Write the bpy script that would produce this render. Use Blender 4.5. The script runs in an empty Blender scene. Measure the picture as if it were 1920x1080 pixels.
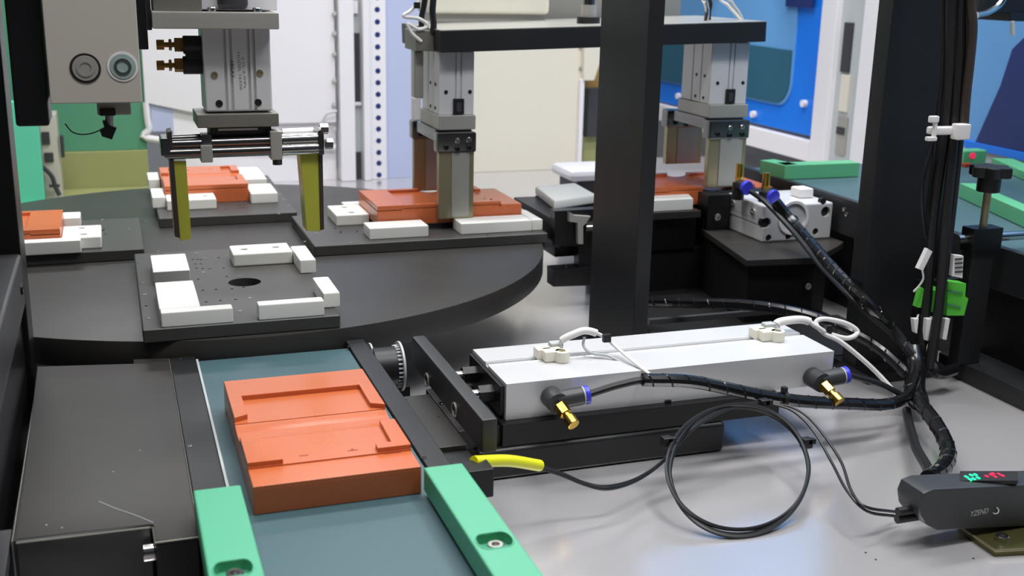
import bpy, bmesh, math, random
from mathutils import Vector, Matrix
import numpy as np
random.seed(4)
PI = math.pi
scn = bpy.context.scene
COL = scn.collection
S = 0.01            # everything below is written in centimetres

# ------------------------------------------------------------------ camera
F0, CH = 2125.0, 42.0
def _axes(p, r, y):
    p, r, y = [math.radians(v) for v in (p, r, y)]
    fw = Vector((math.sin(y), math.cos(y), 0)); rt = Vector((math.cos(y), -math.sin(y), 0))
    f = fw*math.cos(p) + Vector((0, 0, -math.sin(p))); u = fw*math.sin(p) + Vector((0, 0, math.cos(p)))
    return rt*math.cos(r)+u*math.sin(r), -rt*math.sin(r)+u*math.cos(r), f
AR, AU, AF = _axes(15.43, 1.26, 19.53)
CAM = Vector((0, 0, CH))
cd = bpy.data.cameras.new('camera'); cam = bpy.data.objects.new('camera', cd); COL.objects.link(cam)
m = Matrix.Identity(4)
for i, a in enumerate((AR, AU, -AF)):
    for k in range(3): m[k][i] = a[k]
m.translation = CAM*S
cam.matrix_world = m
cd.sensor_width = 36; cd.lens = 36*F0/1920; cd.clip_start = 0.01; cd.clip_end = 100
cd.dof.use_dof = True; cd.dof.focus_distance = 1.25; cd.dof.aperture_fstop = 9.0
scn.camera = cam

# ------------------------------------------------------------------ world, lights, exposure
w = bpy.data.worlds.new('world'); scn.world = w; w.use_nodes = True
w.node_tree.nodes['Background'].inputs[0].default_value = (0.80, 0.86, 1.0, 1)
w.node_tree.nodes['Background'].inputs[1].default_value = 0.55
def area(name, loc, size, power, rot=(0, 0, 0), col=(1, 1, 1)):
    l = bpy.data.lights.new(name, 'AREA'); l.shape = 'RECTANGLE'; l.size, l.size_y = size[0]*S, size[1]*S
    l.energy = power; l.color = col
    o = bpy.data.objects.new(name, l); o.location = Vector(loc)*S; o.rotation_euler = rot; COL.objects.link(o)
area('tube_light_near', (40, 60, 205), (190, 30), 30)
area('tube_light_middle', (60, 190, 205), (240, 30), 42)
area('tube_light_far', (60, 380, 205), (240, 40), 40)
area('tube_light_right', (130, 60, 205), (30, 160), 16)
scn.view_settings.view_transform = 'Standard'; scn.view_settings.look = 'None'
scn.view_settings.gamma = 1; scn.view_settings.use_curve_mapping = False
scn.view_settings.exposure = 0.35

# ------------------------------------------------------------------ pixel -> place on a real plane (photograph as 1920x1080)
def ray(px, py): return AF + AR*((px-960)/F0) - AU*((py-540)/F0)
def PZ(px, py, z): d = ray(px, py); return CAM + d*((z-CH)/d.z)
def PY(px, py, y): d = ray(px, py); return CAM + d*(y/d.y)
def PX(px, py, x): d = ray(px, py); return CAM + d*(x/d.x)
def PP(px, py, p0, n): d = ray(px, py); return CAM + d*((p0-CAM).dot(n)/d.dot(n))

# ------------------------------------------------------------------ materials
def lin(c):
    c = c/255
    return c/12.92 if c <= .04045 else ((c+.055)/1.055)**2.4
def rgb(r, g, b): return (lin(r), lin(g), lin(b), 1)
def mat(name, col, rough=.5, metal=0., spec=.5, var=.06, scale=14., bump=0., trans=0., emit=0., sss=0., coat=0., aniso=None, alpha=1.):
    mt = bpy.data.materials.new(name); mt.use_nodes = True
    nt = mt.node_tree; b = nt.nodes['Principled BSDF']
    b.inputs['Roughness'].default_value = rough; b.inputs['Metallic'].default_value = metal
    b.inputs['Specular IOR Level'].default_value = spec
    b.inputs['Transmission Weight'].default_value = trans
    b.inputs['Coat Weight'].default_value = coat
    b.inputs['Alpha'].default_value = alpha
    if sss: b.inputs['Subsurface Weight'].default_value = sss; b.inputs['Subsurface Radius'].default_value = (.004, .004, .004)
    if emit: b.inputs['Emission Color'].default_value = col; b.inputs['Emission Strength'].default_value = emit
    tc = nt.nodes.new('ShaderNodeTexCoord'); mp = nt.nodes.new('ShaderNodeMapping')
    nz = nt.nodes.new('ShaderNodeTexNoise'); nz.inputs['Scale'].default_value = scale; nz.inputs['Detail'].default_value = 5
    if aniso: mp.inputs['Scale'].default_value = aniso
    nt.links.new(tc.outputs['Object'], mp.inputs[0]); nt.links.new(mp.outputs[0], nz.inputs['Vector'])
    mx = nt.nodes.new('ShaderNodeMix'); mx.data_type = 'RGBA'
    mx.inputs['A'].default_value = tuple(v*(1-var) for v in col[:3])+(1,)
    mx.inputs['B'].default_value = tuple(min(1, v*(1+var)) for v in col[:3])+(1,)
    nt.links.new(nz.outputs['Fac'], mx.inputs['Factor']); nt.links.new(mx.outputs['Result'], b.inputs['Base Color'])
    mr = nt.nodes.new('ShaderNodeMapRange'); mr.inputs['To Min'].default_value = max(0, rough-.06); mr.inputs['To Max'].default_value = min(1, rough+.06)
    nt.links.new(nz.outputs['Fac'], mr.inputs['Value']); nt.links.new(mr.outputs[0], b.inputs['Roughness'])
    if bump:
        n2 = nt.nodes.new('ShaderNodeTexNoise'); n2.inputs['Scale'].default_value = 900; nt.links.new(tc.outputs['Object'], n2.inputs['Vector'])
        bp = nt.nodes.new('ShaderNodeBump'); bp.inputs['Strength'].default_value = bump; bp.inputs['Distance'].default_value = .0003
        nt.links.new(n2.outputs['Fac'], bp.inputs['Height']); nt.links.new(bp.outputs[0], b.inputs['Normal'])
    return mt
M = {}
M['black'] = mat('black_anodised', rgb(14, 14, 16), .36, bump=.1)
M['blackplate'] = mat('black_anodised_plate', rgb(50, 47, 45), .42, spec=.4, bump=.06)
M['matt'] = mat('matt_black_steel', rgb(27, 28, 30), .45, bump=.1)
M['disc'] = mat('black_disc', rgb(52, 50, 48), .42, spec=.4, bump=.08)
M['flange'] = mat('sheen_grey_steel', rgb(62, 62, 64), .4, spec=.5)  # grey lightened to stand in for reflections on cover flange and cross beam
M['bronze'] = mat('dark_brass', rgb(142, 108, 58), .35, metal=.9)
M['fixture'] = mat('grey_black_fixture_plate', rgb(66, 64, 62), .42, spec=.4, bump=.06)
M['pusher'] = mat('dark_grey_bead_blasted', rgb(46, 48, 50), .5, spec=.5, bump=.2)
M['deep'] = mat('matt_black_powder_coat', rgb(10, 10, 11), .65, spec=.3)
M['rubber'] = mat('black_rubber', rgb(22, 22, 24), .45)
M['wrap'] = mat('black_plastic_wrap', rgb(18, 18, 20), .22)
M['grey_plastic'] = mat('dark_grey_plastic', rgb(52, 54, 56), .45)
M['table'] = mat('satin_steel', rgb(212, 209, 210), .19, metal=.6, var=.03, scale=6)
M['alu'] = mat('anodised_aluminium', rgb(212, 212, 213), .36, metal=.25, var=.02, bump=.08)
M['alu_dark'] = mat('grey_aluminium', rgb(172, 170, 163), .36, metal=.4, var=.04)
M['alu_olive'] = mat('olive_grey_steel', rgb(122, 120, 112), .45, metal=.4)  # darker olive grey metal tone for plates, blocks and edge tubes
M['chrome'] = mat('chrome', rgb(215, 212, 208), .14, metal=1)
M['steel'] = mat('polished_steel_plate', rgb(168, 158, 128), .34, metal=.75, var=.06)
M['rod'] = mat('ground_steel_rod', rgb(120, 118, 118), .2, metal=.95)
M['brass'] = mat('brass', rgb(222, 178, 80), .25, metal=1)
M['white'] = mat('white_acetal', rgb(236, 235, 228), .42, var=.02, sss=.15)
M['paint'] = mat('white_paint', rgb(226, 223, 226), .4, var=.015, scale=3)
M['lav'] = mat('pale_lavender_paint', rgb(176, 184, 212), .5, var=.02, scale=3)
M['cream'] = mat('cream_paint', rgb(214, 208, 192), .5, var=.03, scale=2)
M['beige'] = mat('warm_grey_paint', rgb(184, 179, 168), .4, var=.015)
M['orange'] = mat('orange_printed_resin', rgb(196, 103, 60), .28, var=.04, sss=.05)
M['orange_dark'] = mat('orange_resin_shade', rgb(150, 50, 24), .5)
M['belt'] = mat('teal_belt', rgb(64, 92, 98), .5, var=.05, scale=40, bump=.3)
M['green'] = mat('mint_plastic', rgb(84, 170, 132), .4, var=.02)
M['green2'] = mat('green_plastic', rgb(92, 172, 124), .45, var=.03)
M['turq'] = mat('turquoise_panel', rgb(92, 196, 164), .5)
M['dkgreen'] = mat('green_panel', rgb(82, 142, 112), .45, var=.08, scale=5)
M['olive'] = mat('olive_mat', rgb(146, 148, 96), .6, var=.08, scale=5)
M['acryl'] = mat('yellow_green_acrylic', rgb(166, 168, 60), .3, var=.05)
M['brown'] = mat('dark_bronze', rgb(66, 58, 52), .4, metal=.3)
M['blue'] = mat('blue_plastic', rgb(58, 62, 200), .35)
M['bluep'] = mat('blue_panel_paint', rgb(8, 116, 226), .45, var=.03, scale=3)
M['sky'] = mat('light_blue_panel', rgb(96, 154, 208), .4, var=.06, scale=4)
M['teal'] = mat('deep_teal_panel', rgb(34, 88, 110), .5, var=.08, scale=6)
M['navy'] = mat('navy_panel', rgb(20, 40, 100), .5)
M['yellow'] = mat('yellow_sleeve', rgb(222, 222, 20), .4)
M['wcable'] = mat('white_cable', rgb(225, 222, 220), .4)
M['ivory'] = mat('ivory_plastic', rgb(228, 224, 208), .4)
M['glime'] = mat('lime_green_plastic', rgb(96, 206, 70), .4)
M['gold'] = mat('ochre_panel', rgb(176, 138, 78), .5)
M['slate'] = mat('slate_box', rgb(54, 54, 58), .5)
M['strip'] = mat('light_grey_strip', rgb(182, 186, 186), .45)
M['wall_dark'] = mat('dark_room_wall', rgb(96, 98, 104), .7, scale=2)
M['wall'] = mat('room_wall_paint', rgb(206, 208, 214), .7, scale=2)
M['floor'] = mat('grey_epoxy_floor', rgb(140, 144, 146), .4, scale=3)
M['hole'] = mat('bore_black', rgb(8, 8, 9), .6)
M['lens'] = mat('clear_acrylic', rgb(225, 240, 232), .05, trans=.95)
M['clear'] = mat('clear_plug', rgb(190, 214, 208), .08, trans=.5)
M['led_green'] = mat('led_green', rgb(30, 220, 140), .4, emit=1.6)
M['led_red'] = mat('led_red', rgb(200, 30, 70), .4, emit=.8)
M['print_grey'] = mat('print_grey', rgb(176, 178, 178), .5)
M['print_dark'] = mat('print_dark', rgb(52, 54, 52), .5)
M['print_faint'] = mat('print_faint', rgb(104, 106, 104), .5)
M['lamp'] = mat('lamp_diffuser', rgb(255, 255, 255), .5, emit=6)

# ------------------------------------------------------------------ mesh helpers (cm)
def bm_box(bm, x0, x1, y0, y1, z0, z1, bev=0., seg=2):
    v = [bm.verts.new((x, y, z)) for z in (z0, z1) for y in (y0, y1) for x in (x0, x1)]
    fs = [bm.faces.new([v[i] for i in q]) for q in ((0, 2, 3, 1), (4, 5, 7, 6), (0, 1, 5, 4), (2, 6, 7, 3), (0, 4, 6, 2), (1, 3, 7, 5))]
    if bev:
        es = list({e for f in fs for e in f.edges})
        bmesh.ops.bevel(bm, geom=es, offset=bev, segments=seg, profile=.5, affect='EDGES', clamp_overlap=True)
    return v
def bm_prism(bm, pts, z0, z1, bev=0., axis='z'):
    def mk(p, h):
        if axis == 'z': return (p[0], p[1], h)
        if axis == 'y': return (p[0], h, p[1])
        return (h, p[0], p[1])
    a = [bm.verts.new(mk(p, z0)) for p in pts]; b = [bm.verts.new(mk(p, z1)) for p in pts]
    n = len(pts); fs = [bm.faces.new(a[::-1]), bm.faces.new(b)]
    for i in range(n): fs.append(bm.faces.new((a[i], a[(i+1) % n], b[(i+1) % n], b[i])))
    bmesh.ops.recalc_face_normals(bm, faces=fs)
    if bev:
        es = list(fs[1].edges) + list(fs[0].edges)
        bmesh.ops.bevel(bm, geom=es, offset=bev, segments=2, profile=.5, affect='EDGES', clamp_overlap=True)
def bm_cyl(bm, p0, p1, r, r2=None, n=20, bev=0.):
    p0, p1 = Vector(p0), Vector(p1); d = (p1-p0); L = d.length
    mt = Matrix.Translation((p0+p1)/2) @ d.to_track_quat('Z', 'Y').to_matrix().to_4x4()
    g = bmesh.ops.create_cone(bm, cap_ends=True, segments=n, radius1=r, radius2=r if r2 is None else r2, depth=L, matrix=mt)
    if bev:
        es = list({e for v in g['verts'] for e in v.link_edges if len(e.link_faces) == 2 and any(len(f.verts) > 4 for f in e.link_faces)})
        bmesh.ops.bevel(bm, geom=es, offset=bev, segments=2, profile=.5, affect='EDGES')
    return g['verts']
def bm_ring(bm, p0, p1, ro, ri, n=24):
    p0, p1 = Vector(p0), Vector(p1); q = (p1-p0).to_track_quat('Z', 'Y')
    rows = []
    for p, r in ((p0, ro), (p1, ro), (p1, ri), (p0, ri)):
        rows.append([bm.verts.new(p + q @ Vector((r*math.cos(2*PI*i/n), r*math.sin(2*PI*i/n), 0))) for i in range(n)])
    for a in range(4):
        A, B = rows[a], rows[(a+1) % 4]
        for i in range(n): bm.faces.new((A[i], A[(i+1) % n], B[(i+1) % n], B[i]))
def smooth_pts(pts, k=8):
    P = [Vector(p) for p in pts]
    if len(P) < 3: return P
    P = [P[0]*2-P[1]] + P + [P[-1]*2-P[-2]]; out = []
    for i in range(1, len(P)-2):
        for j in range(k):
            t = j/k; a, b, c, d = P[i-1:i+3]
            out.append(.5*((2*b)+(c-a)*t+(2*a-5*b+4*c-d)*t*t+(3*b-a-3*c+d)*t**3))
    out.append(P[-2]); return out
def frames(P):
    T = [(P[min(i+1, len(P)-1)]-P[max(i-1, 0)]).normalized() for i in range(len(P))]
    n = T[0].orthogonal().normalized(); out = []
    for t in T:
        n = (n - t*n.dot(t)).normalized(); out.append((n, t.cross(n)))
    return out
def bm_tube(bm, pts, r, k=8, n=8, closed=False, sm=True):
    P = smooth_pts(pts, k) if sm else [Vector(p) for p in pts]
    fr = frames(P); rows = []
    for i, (p, (a, b)) in enumerate(zip(P, fr)):
        rr = r(i/(len(P)-1)) if callable(r) else r
        rows.append([bm.verts.new(p+(a*math.cos(2*PI*j/n)+b*math.sin(2*PI*j/n))*rr) for j in range(n)])
    for A, B in zip(rows, rows[1:]):
        for j in range(n): bm.faces.new((A[j], A[(j+1) % n], B[(j+1) % n], B[j]))
    bm.faces.new(rows[0][::-1]); bm.faces.new(rows[-1])
def bm_helix(bm, pts, R, r, pitch, k=8):
    P = smooth_pts(pts, k); fr = frames(P); L = 0; Q = []
    for i in range(len(P)-1):
        seg = (P[i+1]-P[i]).length; m_ = max(1, int(seg/pitch*10))
        for j in range(m_):
            t = j/m_; a = 2*PI*(L+seg*t)/pitch
            A = fr[i][0].lerp(fr[i+1][0], t); B = fr[i][1].lerp(fr[i+1][1], t)
            Q.append(P[i].lerp(P[i+1], t)+(A*math.cos(a)+B*math.sin(a))*R)
        L += seg
    bm_tube(bm, Q, r, n=5, sm=False)

def to_mesh(name, bm, mt, smooth=True):
    bmesh.ops.recalc_face_normals(bm, faces=bm.faces)
    bmesh.ops.scale(bm, vec=(S, S, S), verts=bm.verts)
    me = bpy.data.meshes.new(name); bm.to_mesh(me); bm.free()
    me.materials.append(M[mt] if isinstance(mt, str) else mt)
    if smooth:
        me.polygons.foreach_set('use_smooth', [True]*len(me.polygons))
        me.set_sharp_from_angle(angle=math.radians(32))
    return me
def obj(name, bm, mt, parent=None, smooth=True, label=None):
    o = bpy.data.objects.new(name, to_mesh(name, bm, mt, smooth)); COL.objects.link(o)
    if len(o.data.polygons) < 400: wn = o.modifiers.new('wn', 'WEIGHTED_NORMAL'); wn.keep_sharp = True
    if parent is not None:
        o.parent = parent; o.matrix_parent_inverse = Matrix.Identity(4)
        # parts are written in world cm: take the parent's place off again
        pl = parent.get('_at')
        if pl is not None: o.location = -Vector(pl)*S
        # deeper levels: parent already sits at its own offset
    if label: o['label'] = label
    return o
def tag(o, label, cat, group=None):
    o['label'] = label; o['category'] = cat
    if group: o['group'] = group
    return o
def thing(name, label, cat, at=(0, 0, 0), group=None):
    o = bpy.data.objects.new(name, None); COL.objects.link(o); o.empty_display_size = .01
    o.location = Vector(at)*S; o['_at'] = tuple(at)
    return tag(o, label, cat, group)
def NB(): return bmesh.new()
def box(name, b, mt, parent=None, bev=.05, label=None, more=()):
    bm = NB(); bm_box(bm, *b, bev=bev)
    for q in more: bm_box(bm, *q, bev=bev)
    return obj(name, bm, mt, parent, label=label)
def cyl(name, p0, p1, r, mt, parent=None, n=20, bev=0., r2=None, label=None):
    bm = NB(); bm_cyl(bm, p0, p1, r, r2, n, bev); return obj(name, bm, mt, parent, label=label)
def boolean(o, cut_bm):
    c = bpy.data.objects.new('cut', to_mesh('cut', cut_bm, 'hole', False)); COL.objects.link(c)
    c.location = o.location
    o.modifiers.clear()
    md = o.modifiers.new('b', 'BOOLEAN'); md.object = c; md.operation = 'DIFFERENCE'; md.solver = 'EXACT'
    par = o.parent; o.parent = None; 
    bpy.context.view_layer.update()
    ev = o.evaluated_get(bpy.context.evaluated_depsgraph_get())
    me = bpy.data.meshes.new_from_object(ev); me.materials.clear(); me.materials.append(o.data.materials[0])
    me.polygons.foreach_set('use_smooth', [False]*len(me.polygons))
    o.modifiers.clear(); o.data = me; o.parent = par
    bpy.data.objects.remove(c)
    return o
def bm_screw(bm, c, ax, r, h, n=14):
    """socket head: a drum with a hexagon recess in its top"""
    c = Vector(c); ax = Vector(ax).normalized(); q = ax.to_track_quat('Z', 'Y')
    def rowv(rr, hh, k=n): return [bm.verts.new(c+q @ Vector((rr*math.cos(2*PI*i/k), rr*math.sin(2*PI*i/k), hh))) for i in range(k)]
    R = [rowv(r, 0), rowv(r, h*.85), rowv(r*.9, h), rowv(r*.52, h), rowv(r*.48, h*.35)]
    for A, B in zip(R, R[1:]):
        for i in range(n): bm.faces.new((A[i], A[(i+1) % n], B[(i+1) % n], B[i]))
    bm.faces.new(R[0][::-1]); bm.faces.new(R[-1])
def screw(name, c, ax, r, h, mt, parent, label=None):
    bm = NB(); bm_screw(bm, c, ax, r, h); return obj(name, bm, mt, parent, label=label)
def text(body, parent, mt, origin, xdir, ydir, height, width=None, name='lettering'):
    cu = bpy.data.curves.new(name, 'FONT'); cu.body = body; cu.size = 1; cu.extrude = .01; cu.resolution_u = 2
    t = bpy.data.objects.new(name, cu); COL.objects.link(t); bpy.context.view_layer.update()
    me = bpy.data.meshes.new_from_object(t.evaluated_get(bpy.context.evaluated_depsgraph_get()))
    bpy.data.objects.remove(t); bpy.data.curves.remove(cu)
    co = np.zeros(len(me.vertices)*3); me.vertices.foreach_get('co', co); co = co.reshape(-1, 3)
    w_, h_ = co[:, 0].max(), co[:, 1].max()
    xd, yd = Vector(xdir).normalized(), Vector(ydir).normalized(); zd = xd.cross(yd)
    sx = (width/w_) if width else height/h_
    out = []
    for v in co:
        p = Vector(origin)+xd*(v[0]*sx)+yd*(v[1]*height/h_)+zd*(v[2]*.5)
        out.append(p*S)
    me.vertices.foreach_set('co', [c for p in out for c in p]); me.update()
    me.materials.clear(); me.materials.append(M[mt])
    o = bpy.data.objects.new(name, me); COL.objects.link(o); o.parent = parent
    pl = parent.get('_at')
    if pl is not None: o.location = -Vector(pl)*S
    return o
def copy_thing(root, label=None):
    r = root.copy(); COL.objects.link(r)
    if label: r['label'] = label
    for ch in list(root.children):
        c = ch.copy(); COL.objects.link(c); c.parent = r
        for g in list(ch.children):
            d = g.copy(); COL.objects.link(d); d.parent = c
    return r
def struct(o): o['kind'] = 'structure'; return o

WX0 = 165.0
TZ = -9.0           # top of the machine table
# ================================================================== SETTING
struct(box('floor', (-400, 700, -350, 760, -95, -90), 'floor', bev=0))
struct(box('ceiling', (-400, 700, -350, 760, 215, 220), 'wall', bev=0))
struct(box('wall_back', (-400, 700, 755, 760, -90, 215), 'wall', bev=0))
struct(box('wall_left', (-405, -400, -350, 760, -90, 215), 'wall_dark', bev=0))
struct(box('wall_right', (700, 705, -350, 760, -90, 215), 'wall', bev=0))
struct(box('wall_front', (-400, 700, -355, -350, -90, 215), 'wall_dark', bev=0))
for i, (x, y, sx, sy, lb) in enumerate(((40, 60, 190, 30, 'over the near conveyor'), (60, 190, 240, 30, 'over the turntable'), (60, 380, 240, 40, 'beyond the rear panels'), (20, -90, 200, 40, 'behind the viewer'))):
    pass

bench = thing('machine_bench', 'satin steel machine table that carries turntable, cylinder and conveyors', 'table', (60, 130, -90))
bm = NB(); bm_box(bm, -60, 215, 20, 300, TZ-1.5, TZ, .15); top_o = obj('tabletop', bm, 'table', bench)
box('cabinet', (-56, 210, 26, 296, -88, TZ-1.5), 'beige', bench, .5)
for x in (-48, 200):
    for y in (36, 288): cyl('foot', (x, y, -90), (x, y, -87.9), 4, 'black', bench)
bm = NB()
for p in ((1623, 1037), (1642, 1050), (1825, 1048)):
    q = PZ(*p, TZ); bm_cyl(bm, q, q+Vector((0, 0, .06)), .12, n=8)
obj('fastener', bm, 'chrome', bench)['kind'] = 'stuff'

# ------------------------------------------------------------------ rear panels standing on the table (y = 283)
BY = 283
def xr(px, py=170, y=BY): return PY(px, py, y).x
def zr(px, py, y=BY): return PY(px, py, y).z
t = thing('green_cabinet', 'green rear cabinet wall behind the left fixture', 'cabinet', (-5, BY, TZ))
box('panel', (xr(75, 300)-30, xr(270)-.1, BY, BY+4, 0, 46), 'dkgreen', t, .2)
box('plinth', (xr(75, 300)-30, xr(270)-.1, BY-1, BY+4, TZ, 0), 'olive', t, .2)
tag(box('olive_mat', (-44, 22, 232, BY-1.4, TZ, TZ+.4), 'olive', bev=.1), 'olive green mat lying on the table in front of the green cabinet', 'mat')
t = thing('turquoise_post', 'turquoise upright panel at far left behind the black frame', 'panel', (-22, 262, TZ))
box('board', (PY(20, 300, 262).x-6, PY(78, 300, 262).x, 262, 264.5, TZ, PY(50, 190, 262).z), 'turq', t, .3)
box('foot', (PY(20, 300, 262).x-4, PY(78, 300, 262).x-1, 259.5, 267, TZ, TZ+1.2), 'turq', t, .2)
t = thing('control_box', 'pale upright control box with dark windows beside the turquoise panel', 'box', (-14, 270, TZ))
box('housing', (PY(79, 300, 268).x, PY(112, 300, 268).x, 268, 276, TZ, PY(95, 215, 268).z), 'beige', t, .3)
box('window', (PY(82, 300, 268).x, PY(97, 300, 268).x, 267.6, 268.2, PY(90, 270, 268).z, PY(90, 247, 268).z), 'slate', t, .1)
box('window', (PY(84, 300, 268).x, PY(101, 300, 268).x, 267.6, 268.2, PY(90, 303, 268).z, PY(90, 286, 268).z), 'slate', t, .1)
box('side_slot', (PY(115, 300, 268).x, PY(122, 300, 268).x, 267.6, 270, PY(118, 295, 268).z, PY(118, 255, 268).z), 'slate', t, .1)
bm = NB(); bm_tube(bm, [PY(*p, 266) for p in ((76, 310), (88, 320), (98, 332), (104, 350), (112, 366))], .5)
bm_box(bm, PY(92, 348, 266).x, PY(112, 348, 266).x, 265.7, 266.3, PY(100, 351, 266).z, PY(100, 346, 266).z)
tag(obj('hanging_lead', bm, 'slate'), 'thin dark lead hanging in front of the pale control box', 'cable')

# white door wall with a lower framed window
t = thing('white_door', 'large white machine door behind the left gripper', 'door', (30, BY, TZ))
x0, x1 = xr(270), xr(628)
bm = NB()
lowL, lowR = PY(268, 192, BY), PY(470, 232, BY)
bm_prism(bm, [(x0, lowL.z), (lowR.x, lowR.z), (x1, lowR.z), (x1, 130), (x0, 130)], BY-1, BY+2, .2, axis='y')
obj('upper_panel', bm, 'paint', t)
zb = zr(300, 262)
xa = xr(283, 250)
box('lower_panel', (xa+5, x1, BY+.2, BY+2, TZ, lowL.z), 'paint', t, .1)
bm = NB()
fr_pts = [(x0+.2, lowL.z), (x0+.6, zb+3), (x0+3, zb), (xr(626), zb-3)]
bm_tube(bm, [Vector((p[0], BY-.4, p[1])) for p in fr_pts], .8, k=5)
obj('window_frame', bm, 'paint', t)
box('window_pane', (x0+1.2, x0+6.2, BY-.3, BY+1.8, zb+2, lowL.z-.5), 'lav', t, .1)
for py in (25, 62, 100, 150, 195, 240): 
    p = PY(626, py, BY-1); cyl('hinge_screw', p, p-Vector((0, .8, 0)), .5, 'strip', t, 10)
p = [PY(*q, BY-3) for q in ((580, 262), (600, 240), (612, 215), (632, 208))]
bm = NB(); bm_tube(bm, p, .35); obj('cable_stub', bm, 'strip', t)

t = thing('slotted_post', 'white slotted upright profile right of the white door', 'post', (62, BY, TZ))
xp0, xp1 = xr(633), xr(690)
box('left_flange', (xp0, xr(661), BY-3, BY+2, TZ, 130), 'paint', t, .3)
box('channel', (xr(661), xr(677), BY, BY+2, TZ, 130), 'strip', t, .1)
box('right_flange', (xr(677), xp1, BY-3, BY+2, TZ, 130), 'paint', t, .3)
box('slot', (xr(663), xr(675), BY-.4, BY+.1, zr(668, 190), zr(668, 62)), 'slate', t, .05)
box('slot', (xr(663), xr(675), BY-.4, BY+.1, zr(668, 345), zr(668, 285)), 'slate', t, .05)
box('stop', (xr(660), xr(676), BY-1, BY+.1, zr(668, 197), zr(668, 191)), 'paint', t, .1)
box('stop', (xr(660), xr(672), BY-1, BY+.1, zr(668, 25), zr(668, 2)), 'paint', t, .1)
t = thing('perforated_strip', 'white upright strip with a row of dark holes', 'strip', (70, BY, TZ))
xs0, xs1 = xr(690), xr(722)
o = box('strip', (xs0, xs1, BY-1.5, BY+1, TZ, 130), 'paint', t, .2)
for k, py in enumerate([-5, 18, 41, 65, 88, 109, 133, 155, 177, 199, 221, 242, 264, 286, 306, 328, 346]):
    p = PY(707+k*.25, py, BY-1.5); cyl('hole', p+Vector((0, .2, 0)), p-Vector((0, .04, 0)), .68, 'navy', t, 14)
tag(box('lavender_panel', (xs1, xr(800), BY-.5, BY+2, TZ, 130), 'lav', bev=.1), 'plain pale lavender panel right of the row of holes', 'panel')
t = thing('cream_cabinet', 'cream rear cabinet front between the two hanging grippers', 'cabinet', (110, BY, TZ))
box('front_panel', (xr(800)+.1, xr(1103), BY+3, BY+6, TZ, 130), 'cream', t, .2)
box('edge_trim', (xr(1092), xr(1100), BY+1.5, BY+6, TZ, zr(1100, 150)), 'paint', t, .2)
bm = NB(); a, b_, c = PY(1092, 150, BY+2), PY(1130, 92, BY+2), PY(1092, 92, BY+2)
bm_prism(bm, [(a.x, a.z), (a.x+3, a.z), (b_.x, b_.z), (b_.x, b_.z+6), (c.x, c.z+6)], BY+1, BY+3, 0, axis='y'); obj('gusset', bm, 'cream', t)
for q in ((1088, 88), (1088, 128)):
    p = PY(*q, BY+3); cyl('screw', p, p-Vector((0, .4, 0)), .5, 'alu_dark', t, 10)
t = thing('parts_rack', 'narrow ochre rack holding a dark box behind the centre post', 'rack', (128, 292, TZ))
xk0, xk1 = PY(1092, 200, 292).x, PY(1175, 200, 292).x
box('back_board', (xk0, xk1, 292, 294, TZ, PY(1120, 90, 292).z), 'gold', t, .2)
box('dark_box', (xk0, xk1-4, 288, 292, PY(1110, 255, 290).z, PY(1110, 165, 290).z), 'slate', t, .2)
box('lower_board', (xk0, xk1, 290, 292, TZ, PY(1110, 256, 290).z), 'olive', t, .1)
tag(box('white_tray_far', (PZ(1084, 340, 2).x, PZ(1084, 340, 2).x+14, 214, 226, 1, 3.4), 'paint', bev=1.1), 'rounded white pad far behind the flat white pad', 'pad')
tag(box('grey_riser', (PZ(1084, 340, 2).x+2, PZ(1084, 340, 2).x+12, 215, 225, TZ, 1), 'slate', bev=.1), 'grey riser block under the far rounded white pad', 'block')

t = thing('added_blue_panels', 'added pale blue panels out of view above the rear cabinets, tinting the table reflection', 'panel', (60, 288, 60))  # added out of view to put a bluish reflection on the table
box('rear_panel', (60, WX0-1, BY-4, BY-2, 62, 140), 'sky', t, .1)
box('side_panel', (WX0-4, WX0-2, 60, 440, 66, 140), 'sky', t, .1)
# ------------------------------------------------------------------ right-hand enclosure wall (plane x = 165)
WX = 165
def q(px, py): p = PX(px, py, WX); return (p.y, p.z)
t = thing('blue_door', 'bright blue machine door with a rounded window', 'door', (WX, 300, TZ))
yA, zA = q(1527, 257); yB = 440
bm = NB(); bm_prism(bm, [(yA, zA), (yB, zA-1), (yB, 135), (yA, 135)], WX, WX+2, .1, axis='x'); obj('door_leaf', bm, 'bluep', t)
bm = NB(); k1 = q(1500, 0)[0]; zb_ = q(1500, 205)[1]
r_ = 6
pts = [(k1+r_*(1-math.sin(a)), zb_+r_*(1-math.cos(a))) for a in [i*PI/2/8 for i in range(9)]]
pts = [(yB-4, zb_)] + pts + [(k1, 128), (yB-4, 128)]
bm_prism(bm, pts, WX-.5, WX+.2, .1, axis='x'); obj('window_pane', bm, 'sky', t)
zmid = q(1450, 90)[1]
pts2 = [(yB-5, zb_+.6)] + [(k1+.6+r_*(1-math.sin(a)), zb_+.6+r_*(1-math.cos(a))) for a in [i*PI/2/8 for i in range(9)]] + [(k1+.6, zmid), (yB-5, zmid+2)]
bm = NB(); bm_prism(bm, pts2, WX-.9, WX-.4, .1, axis='x'); obj('tinted_lower_pane', bm, 'teal', t)
bm = NB(); z7, z8 = q(1510, 14)[1], q(1510, -40)[1]; bm_prism(bm, [(q(1532, 8)[0], z7), (q(1482, 0)[0], z7), (q(1482, 0)[0], z8), (q(1532, 8)[0], z8)], WX-1.4, WX-.9, .1, axis='x'); obj('label_plate', bm, 'navy', t)
for px, py in ((1511, 194), (1416, 214), (1275, 180)):
    p = PX(px, py, WX); cyl('bolt', p, p-Vector((1.2, 0, 0)), .9, 'paint', t, 12)
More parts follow.
